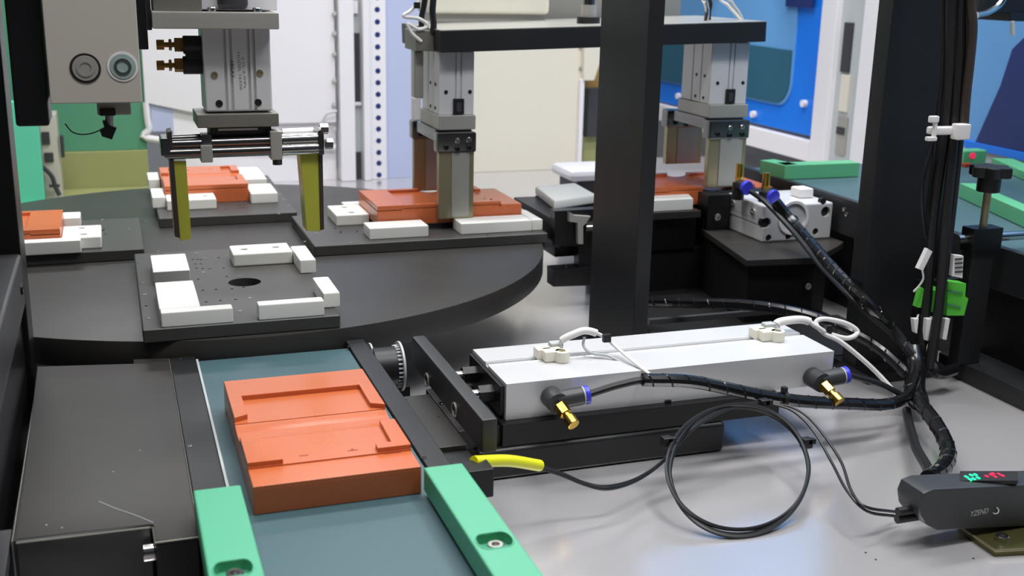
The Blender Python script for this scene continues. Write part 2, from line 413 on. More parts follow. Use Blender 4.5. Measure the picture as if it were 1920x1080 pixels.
t = thing('enclosure_post', 'white aluminium enclosure profile around the blue door', 'frame', (WX, 225, TZ))
y_post0, y_post1 = q(1652, 200)[0]-14, yA-.3
box('bottom_rail', (WX-1.5, WX+4, y_post1, 440, zA-6.2, zA-1), 'paint', t, .3)
ys0, ys1 = q(1622, 100)[0], q(1572, 100)[0]
box('post_flange', (WX-1.5, WX+4, ys1, y_post1, TZ, 135), 'paint', t, .3)
box('post_web', (WX, WX+4, ys0, ys1, TZ, 135), 'strip', t, .1)
box('post_flange', (WX-1.5, WX+4, y_post0, ys0, TZ, 135), 'paint', t, .3)
zz0, zz1 = q(1590, 136)[1], q(1590, 42)[1]
box('slot', (WX-.5, WX+.1, q(1598, 90)[0], q(1582, 90)[0], zz0, zz1), 'slate', t, .05)
box('slot', (WX-.4, WX+.1, q(1588, 260)[0], q(1570, 260)[0], q(1578, 290)[1], q(1578, 218)[1]), 'alu_dark', t, .05)
box('slot', (WX-.6, WX+.1, q(1586, 250)[0], q(1571, 250)[0], q(1578, 252)[1], q(1578, 238)[1]), 'slate', t, .05)
box('slot_cover', (WX-.5, WX+.1, q(1594, 170)[0], q(1578, 170)[0], q(1586, 210)[1], q(1586, 140)[1]), 'cream', t, .05)
t = thing('blue_side_panel', 'pale blue enclosure panel with a navy part right of the black column', 'panel', (WX, 180, 10))
p0 = q(1815, 262); p1 = q(1925, 292)
bm = NB(); bm_prism(bm, [(y_post0-.2, p0[1]-1.2), (60, p0[1]-1.2), (60, 135), (y_post0-.2, 135)], WX, WX+2, .1, axis='x'); obj('panel', bm, 'sky', t)
bm = NB(); bm_prism(bm, [q(1832, 268), q(1935, 290), q(1935, 60), q(1902, 92), q(1880, 160)], WX-.6, WX, .1, axis='x'); obj('navy_part', bm, 'navy', t)
bm = NB(); bm_prism(bm, [q(1812, 262), q(1935, 288), q(1935, 304), q(1812, 276)], WX-.8, WX, .1, axis='x'); obj('lower_edge', bm, 'bluep', t)
box('support', (WX, WX+4, 60, y_post0-.2, TZ, p0[1]-1.2), 'strip', t, .1)

# ================================================================== TURNTABLE
CX, CY = 14.6, 173.5
t = thing('turntable', 'large round black indexing turntable carrying four fixture plates', 'turntable', (CX, CY, TZ))
bm = NB(); bm_cyl(bm, (CX, CY, -1.4), (CX, CY, 1.9), 48.9, n=160, bev=.12); obj('disc', bm, 'disc', t)
cyl('pedestal', (CX, CY, TZ), (CX, CY, -1.4), 20, 'black', t, 48)

# fixture plate (front station), positions in world cm; copies turn about the centre
ZP = 3.5
fx = thing('fixture_plate', 'empty front fixture plate with white nest blocks and a centre hole', 'fixture', (CX, CY, ZP-1.6), 'fixture plates on the turntable')
bm = NB(); bm_box(bm, 1.5, 23.4, 125.5, 161.8, ZP-1.6, ZP, .12, 1)
pl = obj('plate', bm, 'fixture', fx)
holes = [(1085, 380), (1110, 380), (1130, 380), (1230, 370), (1100, 405), (1130, 405), (1105, 428), (1140, 430), (1180, 432), (1258, 427), (1115, 490), (1370, 535), (1305, 545), (1215, 548), (1140, 553), (1160, 618), (1240, 610), (1325, 605), (1275, 475), (822, 640)]
shiny = [(785, 400), (795, 452), (800, 510), (815, 575), (832, 710), (885, 333), (1105, 345), (1155, 373), (1145, 452), (1345, 472), (1405, 597), (1350, 670)]
bm = NB(); bm_cyl(bm, (14.45, 142.9, 0), (14.45, 142.9, 6), 2.05, n=40)
for a, b_ in holes:
    p = PZ(a/3, 360+b_/3, ZP); bm_cyl(bm, (p.x, p.y, ZP-.8), (p.x, p.y, ZP+1), .2, n=10)
boolean(pl, bm)
for a, b_ in shiny:
    p = PZ(a/3, 360+b_/3, ZP); bm = NB(); bm_screw(bm, (p.x, p.y, ZP), (0, 0, 1), .22, .06, 10); obj('screw', bm, 'chrome', fx)
zt = ZP+1.75
def nest(b, bores=(), mt='white', parent=fx, z0=ZP, z1=zt, bev=.18):
    o = box('nest_block', (b[0], b[1], b[2], b[3], z0, z1), mt, parent, bev)
    if bores:
        bm = NB()
        for x, y in bores: bm_cyl(bm, (x, y, z1-.6), (x, y, z1+1), .55, n=20)
        boolean(o, bm)
        for x, y in bores:
            bm = NB(); bm_screw(bm, (x, y, z1-.6), (0, 0, 1), .38, .3, 12)
            s = obj('bolt', bm, 'alu_dark', o); s.location = (0, 0, 0)
    return o
nest((3.4, 7.9, 144.1, 153.2)); nest((3.4, 7.9, 127.4, 139.0))
nest((3.5, 11.3, 125.6, 127.35))
nest((13.9, 21.8, 150.95, 156.2), ((15.6, 153.5), (19.9, 153.8)))
nest((21.9, 24.0, 145.2, 153.5), z1=zt+.1)
nest((22.0, 24.0, 128.6, 136.2), z1=zt+.1)
nest((14.1, 21.6, 125.6, 127.35), z1=zt+.1)
labs = ['right fixture plate with white nest blocks under the double metal gripper', 'rear fixture plate with white nest blocks behind the yellow fingers', 'left fixture plate running out of view behind the black frame']
for k, lb in zip((90, 180, -90), labs):
    c = copy_thing(fx, lb); c.rotation_euler = (0, 0, math.radians(k))

# ------------------------------------------------------------------ orange tray
def tray_parts(root, P0):
    X, Y, Z = P0
    bm = NB()
    def b(x0, x1, y0, y1, z0, z1, bev=.0): bm_box(bm, X+x0, X+x1, Y+y0, Y+y1, Z+z0, Z+z1, bev)
    b(0, 13.8, 0, 23.5, 0, 2.3, .12)
    b(.02, 13.78, .02, 3.9, 1.5, 2.5, .1)
    b(.02, 13.78, 3.4, 9.2, 1.5, 2.62)
    b(.02, 13.78, 13.2, 19.6, 1.5, 2.62)
    n = 12; yy = [9.1+4.3*i/n for i in range(n+1)]
    prof = [(Y+y, Z+2.62-.34*math.sin(PI*i/n)**.8) for i, y in enumerate(yy)]
    bm_prism(bm, [(Y+9.1, Z+1.5)]+prof+[(Y+13.4, Z+1.5)], X+.02, X+13.78, 0, axis='x')
    o = obj('body', bm, 'orange', root)
    bm = NB()
    bm_prism(bm, [(X+.02, Y+23.48), (X+.02, Y+13.6), (X+1.25, Y+14.2), (X+1.25, Y+19), (X+12.5, Y+19), (X+12.5, Y+13.9), (X+13.78, Y+13.2), (X+13.78, Y+23.48)], Z+2.4, Z+3.1, .08)
    obj('rear_rim', bm, 'orange', root)
    bm = NB()
    bm_prism(bm, [(X+.02, Y+9.3), (X+.02, Y+3.5), (X+2.9, Y+3.5), (X+2.9, Y+4.4), (X+1.3, Y+4.4), (X+1.5, Y+9.3)], Z+2.4, Z+3.05, .06)
    obj('corner_tab', bm, 'orange', root)
    bm = NB()
    bm_prism(bm, [(X+13.78, Y+9.6), (X+12.4, Y+9.6), (X+12.3, Y+4.6), (X+10.9, Y+4.5), (X+10.9, Y+3.5), (X+13.78, Y+3.5)], Z+2.4, Z+3.05, .06)
    obj('corner_tab', bm, 'orange', root)
    bm = NB(); bm_box(bm, X+4.4, X+5.2, Y+4.6, Y+4.75, Z+2.58, Z+2.64); bm_box(bm, X+8.5, X+9.4, Y+4.5, Y+4.65, Z+2.58, Z+2.64); bm_cyl(bm, (X+8.95, Y+4.8, Z+2.6), (X+8.95, Y+4.8, Z+2.64), .13, n=10)
    bm_box(bm, X+11.4, X+12.8, Y+3.2, Y+3.3, Z+2.46, Z+2.52)
    obj('pin_slot_shade', bm, 'orange_dark', root)  # dark raised pieces painting the shade of small engraved slots
tr = thing('orange_tray', 'orange moulded tray on the near conveyor, its pocket facing up', 'tray', (8.45, 84.2, 0))
tray_parts(tr, (8.45, 84.2, 0))
def tray_at(name_label, org, rot):
    c = copy_thing(tr, name_label); c.location = Vector(org)*S; c.rotation_euler = (0, 0, math.radians(rot)); return c
# trays on the fixture plates (front-left corner turned with the station)
def stat(x, y, k):
    a = math.radians(k); dx, dy = x-CX, y-CY
    return (CX+dx*math.cos(a)-dy*math.sin(a), CY+dx*math.sin(a)+dy*math.cos(a))
a = stat(8.02, 127.4, 90); tray_at('orange tray held under the double metal gripper on the right fixture', (a[0], a[1]+.4, ZP+.9), 90)
a = stat(8.02, 127.4, 180); tray_at('orange tray on the rear fixture behind the yellow fingers', (a[0], a[1], ZP+.02), 180)
a = stat(8.02, 127.4, -90); tray_at('orange tray partly hidden behind the black frame at far left', (a[0], a[1], ZP+.02), -90)

# ================================================================== NEAR CONVEYOR
cv = thing('near_conveyor', 'black framed conveyor with a dark teal belt', 'conveyor', (15, 90, TZ))
bm = NB()
prof = [(30, -.35), (30, 0), (123.3, 0)]+[(123.3+1.2*math.sin(a), -1.2+1.2*math.cos(a)) for a in [i*PI/10 for i in range(1, 11)]]+[(30, -2.4)]
bm_prism(bm, prof, 7.15, 23.85, 0, axis='x'); obj('belt', bm, 'belt', cv)
box('side_rail', (4.15, 6.85, 40, 125.2, -3.2, .1), 'matt', cv, .12)
box('side_rail', (23.95, 26.1, 40, 125.5, -4.2, .35), 'matt', cv, .12)
box('rail_end', (23.95, 26.1, 125.5, 131, -4.2, -1.5), 'matt', cv, .1)
box('edge_strip', (6.87, 7.12, 60, 124, -.6, .12), 'strip', cv, .03)
box('bed', (7.2, 23.8, 42, 121, -6, -2.5), 'black', cv, .1)
box('support_leg', (5, 9, 60, 64, TZ, -3), 'black', cv, .1)
box('support_leg', (21, 25, 60, 64, TZ, -4), 'black', cv, .1)
box('support_leg', (5, 9, 112, 116, TZ, -3), 'black', cv, .1)
box('support_leg', (21, 25, 112, 116, TZ, -4), 'black', cv, .1)
for p_ in ((338, 672), (356, 837)):
    p = PZ(*p_, .1); screw('screw', (p.x, p.y, .1), (0, 0, 1), .2, .06, 'chrome', cv)
for p_ in ((655, 650), (795, 858)):
    p = PZ(*p_, .35); screw('screw', (p.x, p.y, .33), (0, 0, 1), .28, .06, 'hole', cv)
for p_ in ((762, 748), (770, 772), (782, 800)):
    p = PZ(*p_, .35); cyl('dust_speck', (p.x, p.y, .3), (p.x, p.y, .4), .08, 'chrome', cv, 8)

cg = thing('cover_plate', 'black folded sheet metal cover at left of the near conveyor', 'cover', (-2, 100, TZ))
bm = NB()
bm_prism(bm, [(-9.1, 85.4), (.6, 85.1), (.8, 84.9), (.85, 82.1), (4.0, 82.1), (4.05, 125.5), (.3, 126.1), (.3, 124.6), (-9.6, 126.4)], -.3, .02, .1)
obj('top_sheet', bm, 'blackplate', cg)
box('front_flange', (-9.1, .6, 85.1, 85.5, -6, -.05), 'flange', cg, .08)
box('side_flange', (-9.35, -9.0, 85.2, 126.3, -7, .0), 'matt', cg, .08)
box('bracket', (.85, 4.0, 82.1, 84.9, -8.8, -.28), 'black', cg, .08)
box('standoff', (-8, -5, 88, 91, TZ, -.3), 'black', cg, .05, more=((-8, -5, 120, 123, TZ, -.3),))
bm = NB(); p = PY(272, 1035, 84); bm_cyl(bm, (.84, 83.9, p.z), (-.1, 83.9, p.z), .75, n=20, bev=.1); obj('fixing_bolt', bm, 'chrome', cg)
bm = NB()
P = [PZ(*s, .03) for s in ((185, 940), (215, 953), (250, 965), (287, 980))]
bm_tube(bm, P, .035, n=4); obj('scratch_line', bm, 'strip', cg)
for s in ((212, 885), (87, 985), (116, 990), (263, 845)): 
    p = PZ(*s, .02); cyl('dust_speck', p, p+Vector((0, 0, .05)), .07, 'strip', cg, 8)
tag(box('side_ledge', (-40, -9.6, 60, 88.2, -1.6, -.4), 'flange', bev=.1), 'flat black ledge at the bottom left corner', 'ledge')
tag(box('ledge_body', (-40, -10.2, 58, 87.6, TZ, -1.6), 'black', bev=.1), 'black block under the bottom left ledge', 'block')
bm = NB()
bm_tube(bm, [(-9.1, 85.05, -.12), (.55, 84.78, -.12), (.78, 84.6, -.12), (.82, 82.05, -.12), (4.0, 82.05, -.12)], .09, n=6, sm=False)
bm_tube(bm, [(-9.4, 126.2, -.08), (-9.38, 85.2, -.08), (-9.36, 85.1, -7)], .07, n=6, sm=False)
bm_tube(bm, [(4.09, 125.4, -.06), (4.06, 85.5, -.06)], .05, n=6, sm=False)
obj('bare_edge_highlight', bm, 'alu_olive', cg)  # pale tubes paint the bevel highlight along the cover's worn edges
# guide bars
def guide(name_label, x0, x1, y0, y1, slot_px):
    g = thing('guide_bar', name_label, 'guide bar', ((x0+x1)/2, y1, .3))
    bm = NB(); bm_box(bm, x0, x1, y0, y1, .38, 2.5, .16, 2)
    o = obj('bar', bm, 'green', g)
    p = PZ(*slot_px, 2.5)
    bm = NB(); L = .75
    pts = [(p.x+L+.62*math.cos(a), p.y+1.15*math.sin(a)) for a in [-PI/2+i*PI/8 for i in range(9)]]+[(p.x-L+.62*math.cos(a), p.y+1.15*math.sin(a)) for a in [PI/2+i*PI/8 for i in range(9)]]
    bm_prism(bm, pts, 1.7, 3.4); boolean(o, bm)
    bm = NB()
    ring = [Vector((a[0], a[1], 2.5)) for a in pts]; ring.append(ring[0]); bm_tube(bm, ring, .07, n=6, sm=False); obj('slot_rim', bm, 'green', g)
    screw('screw', (p.x+.1, p.y, 1.7), (0, 0, 1), .62, .5, 'chrome', g)
    return g
guide('mint green guide bar on the left edge of the near conveyor', 3.95, 7.6, 40, 85.0, (437, 1066))
g2 = guide('longer mint green guide bar on the right edge of the near conveyor', 22.35, 25.7, 40, 84.0, (927, 1013))

# fibre sensor at the right rail
t = thing('fibre_sensor', 'small black sensor block with a yellow sleeved lead', 'sensor', (27, 88, -.5))
box('sensor_body', (26.15, 29.3, 86.2, 88.6, -2.2, .5), 'black', t, .1)
box('sensor_foot', (26.15, 29.0, 88.6, 90.6, -2.4, -.1), 'black', t, .1)
screw('screw', (26.6, 86.2, -.4), (0, -1, 0), .2, .1, 'chrome', t)
t = thing('motor_mount', 'black ribbed mounting plate right of the conveyor rail', 'bracket', (28, 100, TZ))
box('top_plate', (26.15, 29.6, 95, 109, -2.6, -.9), 'blackplate', t, .1)
box('step', (26.15, 29.6, 90.8, 95, -2.9, -1.4), 'matt', t, .1)
box('leg', (26.4, 29.4, 92, 107, TZ, -2.9), 'black', t, .1)
for s in ((794, 745), (822, 782)):
    p = PZ(*s, -.9); cyl('dust_speck', (p.x, p.y, -.95), (p.x, p.y, -.8), .08, 'chrome', t, 8)
t = thing('drive_pulley', 'black toothed drive pulley with a pale flange beside the conveyor end', 'pulley', (27, 116, TZ))
pc = PX(752, 686, 29.6)
cyl('drum', (26.3, pc.y, pc.z), (29.3, pc.y, pc.z), 2.35, 'rubber', t, 36)
bm = NB(); bm_ring(bm, (29.3, pc.y, pc.z), (29.55, pc.y, pc.z), 2.9, 2.2, 40); obj('flange', bm, 'strip', t)
cyl('flange_web', (29.3, pc.y, pc.z), (29.45, pc.y, pc.z), 2.25, 'black', t, 30)
bm = NB()
for i in range(30):
    a = 2*PI*i/30; c = Vector((29.05, pc.y+2.4*math.cos(a), pc.z+2.4*math.sin(a))); bm_cyl(bm, c-Vector((.25, 0, 0)), c+Vector((.25, 0, 0)), .12, n=6)
obj('teeth', bm, 'strip', t)['kind'] = 'stuff'
bm = NB(); bm_ring(bm, (26.25, pc.y+1.5, pc.z), (26.45, pc.y+1.5, pc.z), 2.5, 2.1, 30); obj('inner_flange', bm, 'strip', t)
box('axle_stand', (26.3, 30.5, pc.y-.8, pc.y+.8, TZ, pc.z-2.3), 'black', t, .1)

# ================================================================== PUSHER CYLINDER
t = thing('pusher_cylinder', 'long silver pneumatic cylinder with two cream sensors on top', 'cylinder', (55, 110, TZ))
YF, YK = 104.5, 116.3
bm = NB()
prof = [(YF, -2.95), (YF, 1.05), (110.6, 1.05), (110.6, .75), (111.5, .75), (111.5, 1.05), (YK, 1.05), (YK, -2.95)]
bm_prism(bm, prof, 36.7, 76.6, .0, axis='x')
body = obj('body', bm, 'alu', t)
bm = NB(); bm_prism(bm, [(110.55, 1.06), (110.62, 1.12), (110.85, 1.06), (110.85, .9), (110.55, .9)], 36.7, 76.5, 0, axis='x')
bm_prism(bm, [(111.6, 1.0), (111.65, 1.13), (111.9, 1.13), (111.95, 1.0)], 36.7, 76.5, 0, axis='x'); obj('groove_lip', bm, 'alu', t)
box('end_cap', (36.2, 36.72, YF+.5, YK-.3, -2.7, .7), 'black', t, .1)
cyl('piston_rod', (31.3, 107.6, -1.0), (36.3, 107.6, -1.0), .6, 'chrome', t, 24)
cyl('piston_rod', (31.3, 113.4, -.9), (36.3, 113.4, -.9), .6, 'chrome', t, 24)
cyl('rod_nut', (34.6, 107.6, -1.0), (36.2, 107.6, -1.0), 1.0, 'black', t, 6)
cyl('rod_nut', (34.6, 113.4, -.9), (36.2, 113.4, -.9), 1.0, 'black', t, 6)
pp = box('pusher_plate', (29.75, 31.3, 91.2, 117.0, -.35, 3.05), 'pusher', t, .3)
for s in ((801, 712), (853, 768)):
    p = PX(*s, 29.75)
    bm = NB(); bm_ring(bm, (29.76, p.y, p.z), (29.6, p.y, p.z), .75, .6, 24); r1_ = obj('bore_ring', bm, 'alu_dark', t)
    screw('bolt', (29.76, p.y, p.z), (-1, 0, 0), .5, .1, 'black', t)
box('base_plate', (36.0, 69.2, 103.4, 118.0, -5.5, -2.97), 'black', t, .1)
box('front_clamp', (31.4, 36.0, 104.0, 117.0, -5.5, -3.4), 'black', t, .1)
bm = NB(); bm_box(bm, 33.2, 62.2, 103.0, 107, TZ, -5.52, .5, 3); obj('base_bar', bm, 'matt', t)
box('rear_bar', (36, 66, 112, 117, TZ, -5.5), 'black', t, .2)
box('end_cap', (76.62, 77.0, YF+.3, YK-.3, -2.7, .8), 'black', t, .1)
for s in ((825, 671), (889, 713)): 
    p = PZ(*s, -3.4); screw('screw', (max(31.8, p.x-6), min(p.y, 112), -3.4), (0, 0, 1), .25, .12, 'chrome', t)
p = PY(1251, 757, YF); box('tie_stub', (p.x-.35, p.x+.35, YF-.3, YF, p.z-.5, p.z+.5), 'rubber', t, .05)

# cream reed sensors in the groove
def reed(lb, px, py):
    c = PZ(px, py, 1.5)
    r = thing('reed_sensor', lb, 'sensor', (c.x, 111, 1.05), 'reed sensors on the silver cylinder')
    bm = NB(); bm_box(bm, c.x-1.0, c.x+1.3, 109.6, 111.3, 1.06, 2.3, .2); bm_cyl(bm, (c.x+1.0, 109.7, 1.06), (c.x+1.0, 109.7, 2.3), .85, n=20, bev=.1)
    bm_box(bm, c.x-1.5, c.x+.3, 110.6, 112.2, 1.06, 2.3, .2); obj('housing', bm, 'ivory', r)
    screw('screw', (c.x+1.0, 109.7, 2.28), (0, 0, 1), .42, .08, 'steel', r)
    bm = NB(); bm_box(bm, c.x+.4, c.x+1.9, 111.4, 112.6, 1.06, 2.6, .2); obj('lead_clip', bm, 'strip', r)
    return c
c1 = reed('cream sensor at the left end of the silver cylinder', 1040, 674)
c2 = reed('cream sensor at the right end of the silver cylinder', 1452, 638)
def cablepts(L): return [PY(a, b, c) for a, b, c in L]
def cable(name, L, r, mt, lb, cat='cable', ties=(), wrap=False, sleeve=None, group=None, raw=False, tie_mt='rubber', n=10):
    P = L if raw else cablepts(L)
    if not raw and L[0][1] == -20: P = [P[0]+Vector((0, 0, 33)), P[0]+Vector((0, 0, 12))] + P
    c = thing(name, lb, cat, tuple(P[0]), group)
    bm = NB(); bm_tube(bm, P, r, k=10, n=n); obj('jacket', bm, mt, c)
    if wrap:
        bm = NB(); bm_helix(bm, P, r*.88, r*.22, r*3.2); obj('spiral_wrap', bm, mt, c)
    Q = smooth_pts(P, 10)
    for f in ties:
        i = int(f*(len(Q)-2)); d = (Q[i+1]-Q[i]).normalized()
        bm = NB(); bm_ring(bm, Q[i]-d*.22, Q[i]+d*.22, r*1.35, r*.9, 14)
        up = d.cross(Vector((1, 0, 0))).normalized() if abs(d.x) < .9 else Vector((0, 0, 1))
        h_ = .46 if r < .35 else .3; e = Q[i]+up*(r*1.5+.1); bm_box(bm, e.x-h_, e.x+h_, e.y-.3, e.y+.3, e.z-h_, e.z+h_, .08); obj('cable_tie', bm, tie_mt, c)
    if sleeve:
        a, b, rr, sm_ = sleeve; i0, i1 = int(a*(len(Q)-1)), int(b*(len(Q)-1))
        bm = NB(); bm_tube(bm, Q[i0:i1+1], rr, n=12, sm=False); obj('sleeve', bm, sm_, c)
    return c
# white leads from the sensors
cable('sensor_lead', [(1054, 658, 111.5), (1052, 640, 111.5), (1075, 627, 111.2), (1100, 620, 111), (1130, 630, 110.6), (1152, 648, 110), (1180, 672, 107), (1218, 702, 103.4)], .2, 'wcable', 'white lead arching from the left cream sensor', ties=(.62,), sleeve=(.16, .52, .42, 'wcable'))
cable('sensor_lead_loop', [(1096, 632, 111), (1094, 648, 111), (1108, 662, 110), (1140, 667, 109), (1164, 680, 108), (1166, 690, 107.6), (1140, 690, 108), (1105, 676, 109.2)], .16, 'strip', 'thin grey lead loop lying on the silver cylinder by the left sensor')
cable('sensor_lead', [(1472, 632, 112), (1456, 608, 112.5), (1485, 600, 112.5), (1512, 601, 112.5), (1530, 612, 112), (1555, 626, 112), (1590, 634, 112), (1608, 622, 112.5), (1585, 606, 113), (1545, 598, 113), (1530, 606, 113), (1545, 625, 112), (1575, 640, 111), (1615, 672, 110), (1650, 705, 109), (1692, 752, 107)], .3, 'wcable', 'white lead looped beside the right cream sensor', ties=(.33,), sleeve=(.07, .22, .5, 'wcable'))

# elbow fittings with brass screw
def elbow(lb, px, py, pt=(1, 0, 0)):
    c = PY(px, py, YF-1.2); e = thing('flow_fitting', lb, 'fitting', tuple(c), 'fittings on the silver cylinder')
    cyl('elbow_body', (c.x, YF-.02, c.z), (c.x, YF-2.4, c.z), 1.15, 'grey_plastic', e, 24, .1)
    dd = Vector((.97, -.05, .1)).normalized(); cc = Vector((c.x, YF-1.6, c.z+.1))
    cyl('socket', cc, cc+dd*2.9, .98, 'grey_plastic', e, 24, .1)
    cyl('pale_ring', cc+dd*2.9, cc+dd*3.05, .95, 'strip', e, 24)
    cyl('release_collar', cc+dd*3.05, cc+dd*3.6, 1.0, 'blue', e, 24, .1)
    s0 = Vector((c.x+.1, YF-2.4, c.z-.2)); sd = Vector((.22, -.75, -.42)).normalized()
    cyl('brass_stem', s0, s0+sd*1.2, .7, 'brass', e, 6)
    cyl('brass_neck', s0+sd*1.2, s0+sd*1.7, .45, 'brass', e, 16)
    cyl('brass_knob', s0+sd*1.7, s0+sd*2.8, .68, 'brass', e, 20, .1)
    return cc+dd*3.6
e1 = elbow('black elbow fitting with brass screw at the left end of the cylinder', 1040, 750)
e2 = elbow('black elbow fitting with brass screw at the right end of the cylinder', 1532, 712)
cable('air_tube', [tuple(e1), tuple(PY(1160, 722, 102.6)), tuple(PY(1215, 712, 102.4)), tuple(PY(1290, 716, 102.2))], .42, 'rubber', 'black air tube leaving the left elbow fitting', 'tube', raw=True)
cable('air_tube', [tuple(e2), tuple(PY(1645, 718, 102.5)), tuple(PY(1680, 735, 103)), tuple(PY(1712, 752, 104))], .36, 'rubber', 'black air tube leaving the right elbow fitting', 'tube', raw=True)
# spiral wrapped harness in front of the cylinder
cable('cable_harness', [(1205, 712, 102), (1300, 716, 101.6), (1420, 740, 101), (1500, 752, 100.6), (1590, 757, 100.6), (1660, 758, 101), (1700, 742, 103), (1718, 700, 107)], .7, 'wrap', 'black spiral wrapped harness running along the front of the silver cylinder', 'harness', wrap=True, ties=(.38,))
cable('cable_harness', [(1700, 700, 108), (1722, 745, 103), (1752, 795, 97), (1776, 845, 91), (1768, 878, 87), (1745, 895, 83)], lambda t_: .85-.1*t_, 'wrap', 'thick wrapped harness dropping from the cable column to the amplifier', 'harness', ties=(.35,)) if False else None
cable('dropping_harness', [(1704, 730, 106), (1728, 760, 101), (1758, 800, 96), (1778, 845, 91), (1768, 878, 86), (1740, 898, 82)], .85, 'wrap', 'thick wrapped harness dropping from the cable column towards the amplifier', 'harness', wrap=True)
cable('dropping_cable', [(1700, 770, 104), (1706, 800, 99), (1718, 840, 93), (1735, 870, 88), (1745, 890, 84)], .55, 'rubber', 'thinner black cable inside the dropping harness bend', 'cable')
cable('diagonal_harness', [(1454, 378, 149), (1482, 412, 147), (1516, 452, 141), (1562, 504, 130), (1612, 556, 118), (1668, 612, 115.5), (1712, 668, 112)], .85, 'wrap', 'black wrapped harness running diagonally down from the rotary cylinder', 'harness', wrap=True)
cable('diagonal_tube', [(1406, 358, 153), (1440, 384, 150.6), (1492, 440, 143), (1545, 506, 132), (1600, 562, 118.6), (1700, 655, 113.5)], .4, 'rubber', 'black air tube beside the diagonal harness', 'tube')
cable('rear_harness', [(1185, 566, 148), (1290, 568, 139), (1400, 572, 131), (1500, 588, 124), (1590, 620, 118), (1650, 655, 115), (1700, 700, 111)], .75, 'wrap', 'black wrapped harness arching behind the silver cylinder', 'harness', wrap=True)
# vertical bundle
vb = [([(1785, -20, 113), (1782, 120, 113.5), (1772, 250, 114), (1752, 400, 114), (1738, 560, 113.5), (1722, 700, 112)], .62),
      ([(1802, -20, 113), (1798, 120, 113), (1790, 250, 113), (1775, 400, 112.5), (1762, 560, 112), (1742, 690, 111)], .62),
      ([(1770, -20, 114), (1768, 120, 114.5), (1757, 250, 115), (1742, 380, 115), (1745, 440, 114.6), (1748, 480, 114)], .3),
      ([(1818, -20, 112.5), (1815, 120, 112.5), (1802, 250, 112.8), (1784, 420, 113), (1765, 560, 113), (1748, 695, 112)], .42),
      ([(1775, -20, 115), (1772, 100, 115.4), (1752, 250, 115.4), (1730, 340, 115), (1732, 420, 115), (1745, 470, 114.6)], .25)]
vl = ['thickest left cable of the hanging bundle by the column', 'thick middle cable of the hanging bundle by the column', 'thin cable at the left side of the hanging bundle', 'outermost right cable of the hanging bundle', 'bowed thin cable at the far left of the hanging bundle']
for (L, r), lb in zip(vb, vl): cable('hanging_cable', L, r, 'rubber', lb, group='cables hanging beside the black column')
cable('brown_cable', [(1822, -20, 112), (1824, 60, 112), (1812, 180, 112), (1806, 260, 112)], .55, 'brown', 'dark brown cable along the right side of the bundle')
t = thing('cable_tie', 'white cable tie gripping the hanging bundle', 'cable tie', tuple(PY(1775, 246, 112)))
a, b_ = PY(1752, 246, 112), PY(1800, 246, 112)
bm = NB(); bm_box(bm, a.x-.3, b_.x+.2, 111.6, 113.2, a.z-.45, a.z+.45, .2); obj('band', bm, 'wcable', t)
a2 = PY(1800, 246, 111.6); box('lock_head', (a2.x-1.1, a2.x+.8, 110.6, 112, a2.z-.95, a2.z+.95), 'wcable', t, .2)
a3 = PY(1751, 222, 112); bm = NB(); bm_box(bm, a3.x-.2, a3.x+.2, 111.4, 111.9, PY(1751, 258, 112).z, a3.z, .1); bm_box(bm, a3.x-.9, a3.x+.3, 111.3, 112, a3.z-.45, a3.z+.35, .15); bm_box(bm, a3.x-1.0, a3.x+.3, 111.3, 112, a.z-1.1, a.z-.6, .1); obj('tail', bm, 'wcable', t)
# wire markers and terminal block
t = thing('terminal_block', 'lime green plug terminal with printed white wire markers', 'connector', tuple(PY(1775, 560, 114.5)))
def pbox(name, pts, y, d, mt, parent, bev=.06, label=None):
    bm = NB(); P = [PY(a, b, y) for a, b in pts]; bm_prism(bm, [(p.x, p.z) for p in P], y, y+d, bev, axis='y'); return obj(name, bm, mt, parent, label=label)
pbox('plug', [(1778, 528), (1812, 532), (1810, 556), (1816, 560), (1808, 592), (1775, 592)], 113.4, 1.6, 'glime', t)
pbox('plug', [(1731, 542), (1736, 542), (1728, 577), (1722, 577)], 113.6, 1.2, 'glime', t)
pbox('plug', [(1752, 545), (1760, 540), (1756, 585), (1747, 585)], 113.6, 1.2, 'glime', t)
pbox('plug_seam', [(1778, 544), (1806, 548), (1806, 551), (1778, 547)], 113.25, .2, 'dkgreen', t, 0)
pbox('plug_seam', [(1776, 570), (1802, 574), (1802, 577), (1776, 573)], 113.25, .2, 'dkgreen', t, 0)
for pts in ([(1789, 478), (1807, 480), (1805, 522), (1785, 518)], [(1740, 466), (1749, 472), (1731, 508), (1722, 504)], [(1713, 598), (1723, 598), (1720, 626), (1716, 624)], [(1738, 598), (1747, 598), (1742, 640), (1735, 638)], [(1749, 596), (1754, 596), (1748, 636), (1744, 636)], [(1773, 598), (1782, 598), (1775, 638), (1767, 636)]):
    pbox('wire_marker', pts, 111.9, .7, 'wcable', t, .08)
for k in range(4):
    a = PY(1790, 486+8*k, 111.9); b_ = PY(1804, 487+8*k, 111.9); box('marker_print', (a.x, b_.x, 111.8, 111.92, a.z-.09, a.z+.09), 'print_dark', t, 0)
bm = NB(); bm_tube(bm, cablepts([(1729, 505, 113.4), (1731, 522, 113.4), (1724, 535, 113.4), (1713, 547, 113.4)]), .13); bm_tube(bm, cablepts([(1745, 640, 113.4), (1736, 655, 113), (1733, 668, 112.6)]), .13); bm_tube(bm, cablepts([(1752, 636, 113.4), (1742, 655, 113), (1737, 672, 112.6)]), .13); bm_tube(bm, cablepts([(1722, 590, 114), (1719, 598, 113.5)]), .13)
obj('wires', bm, 'wcable', t)
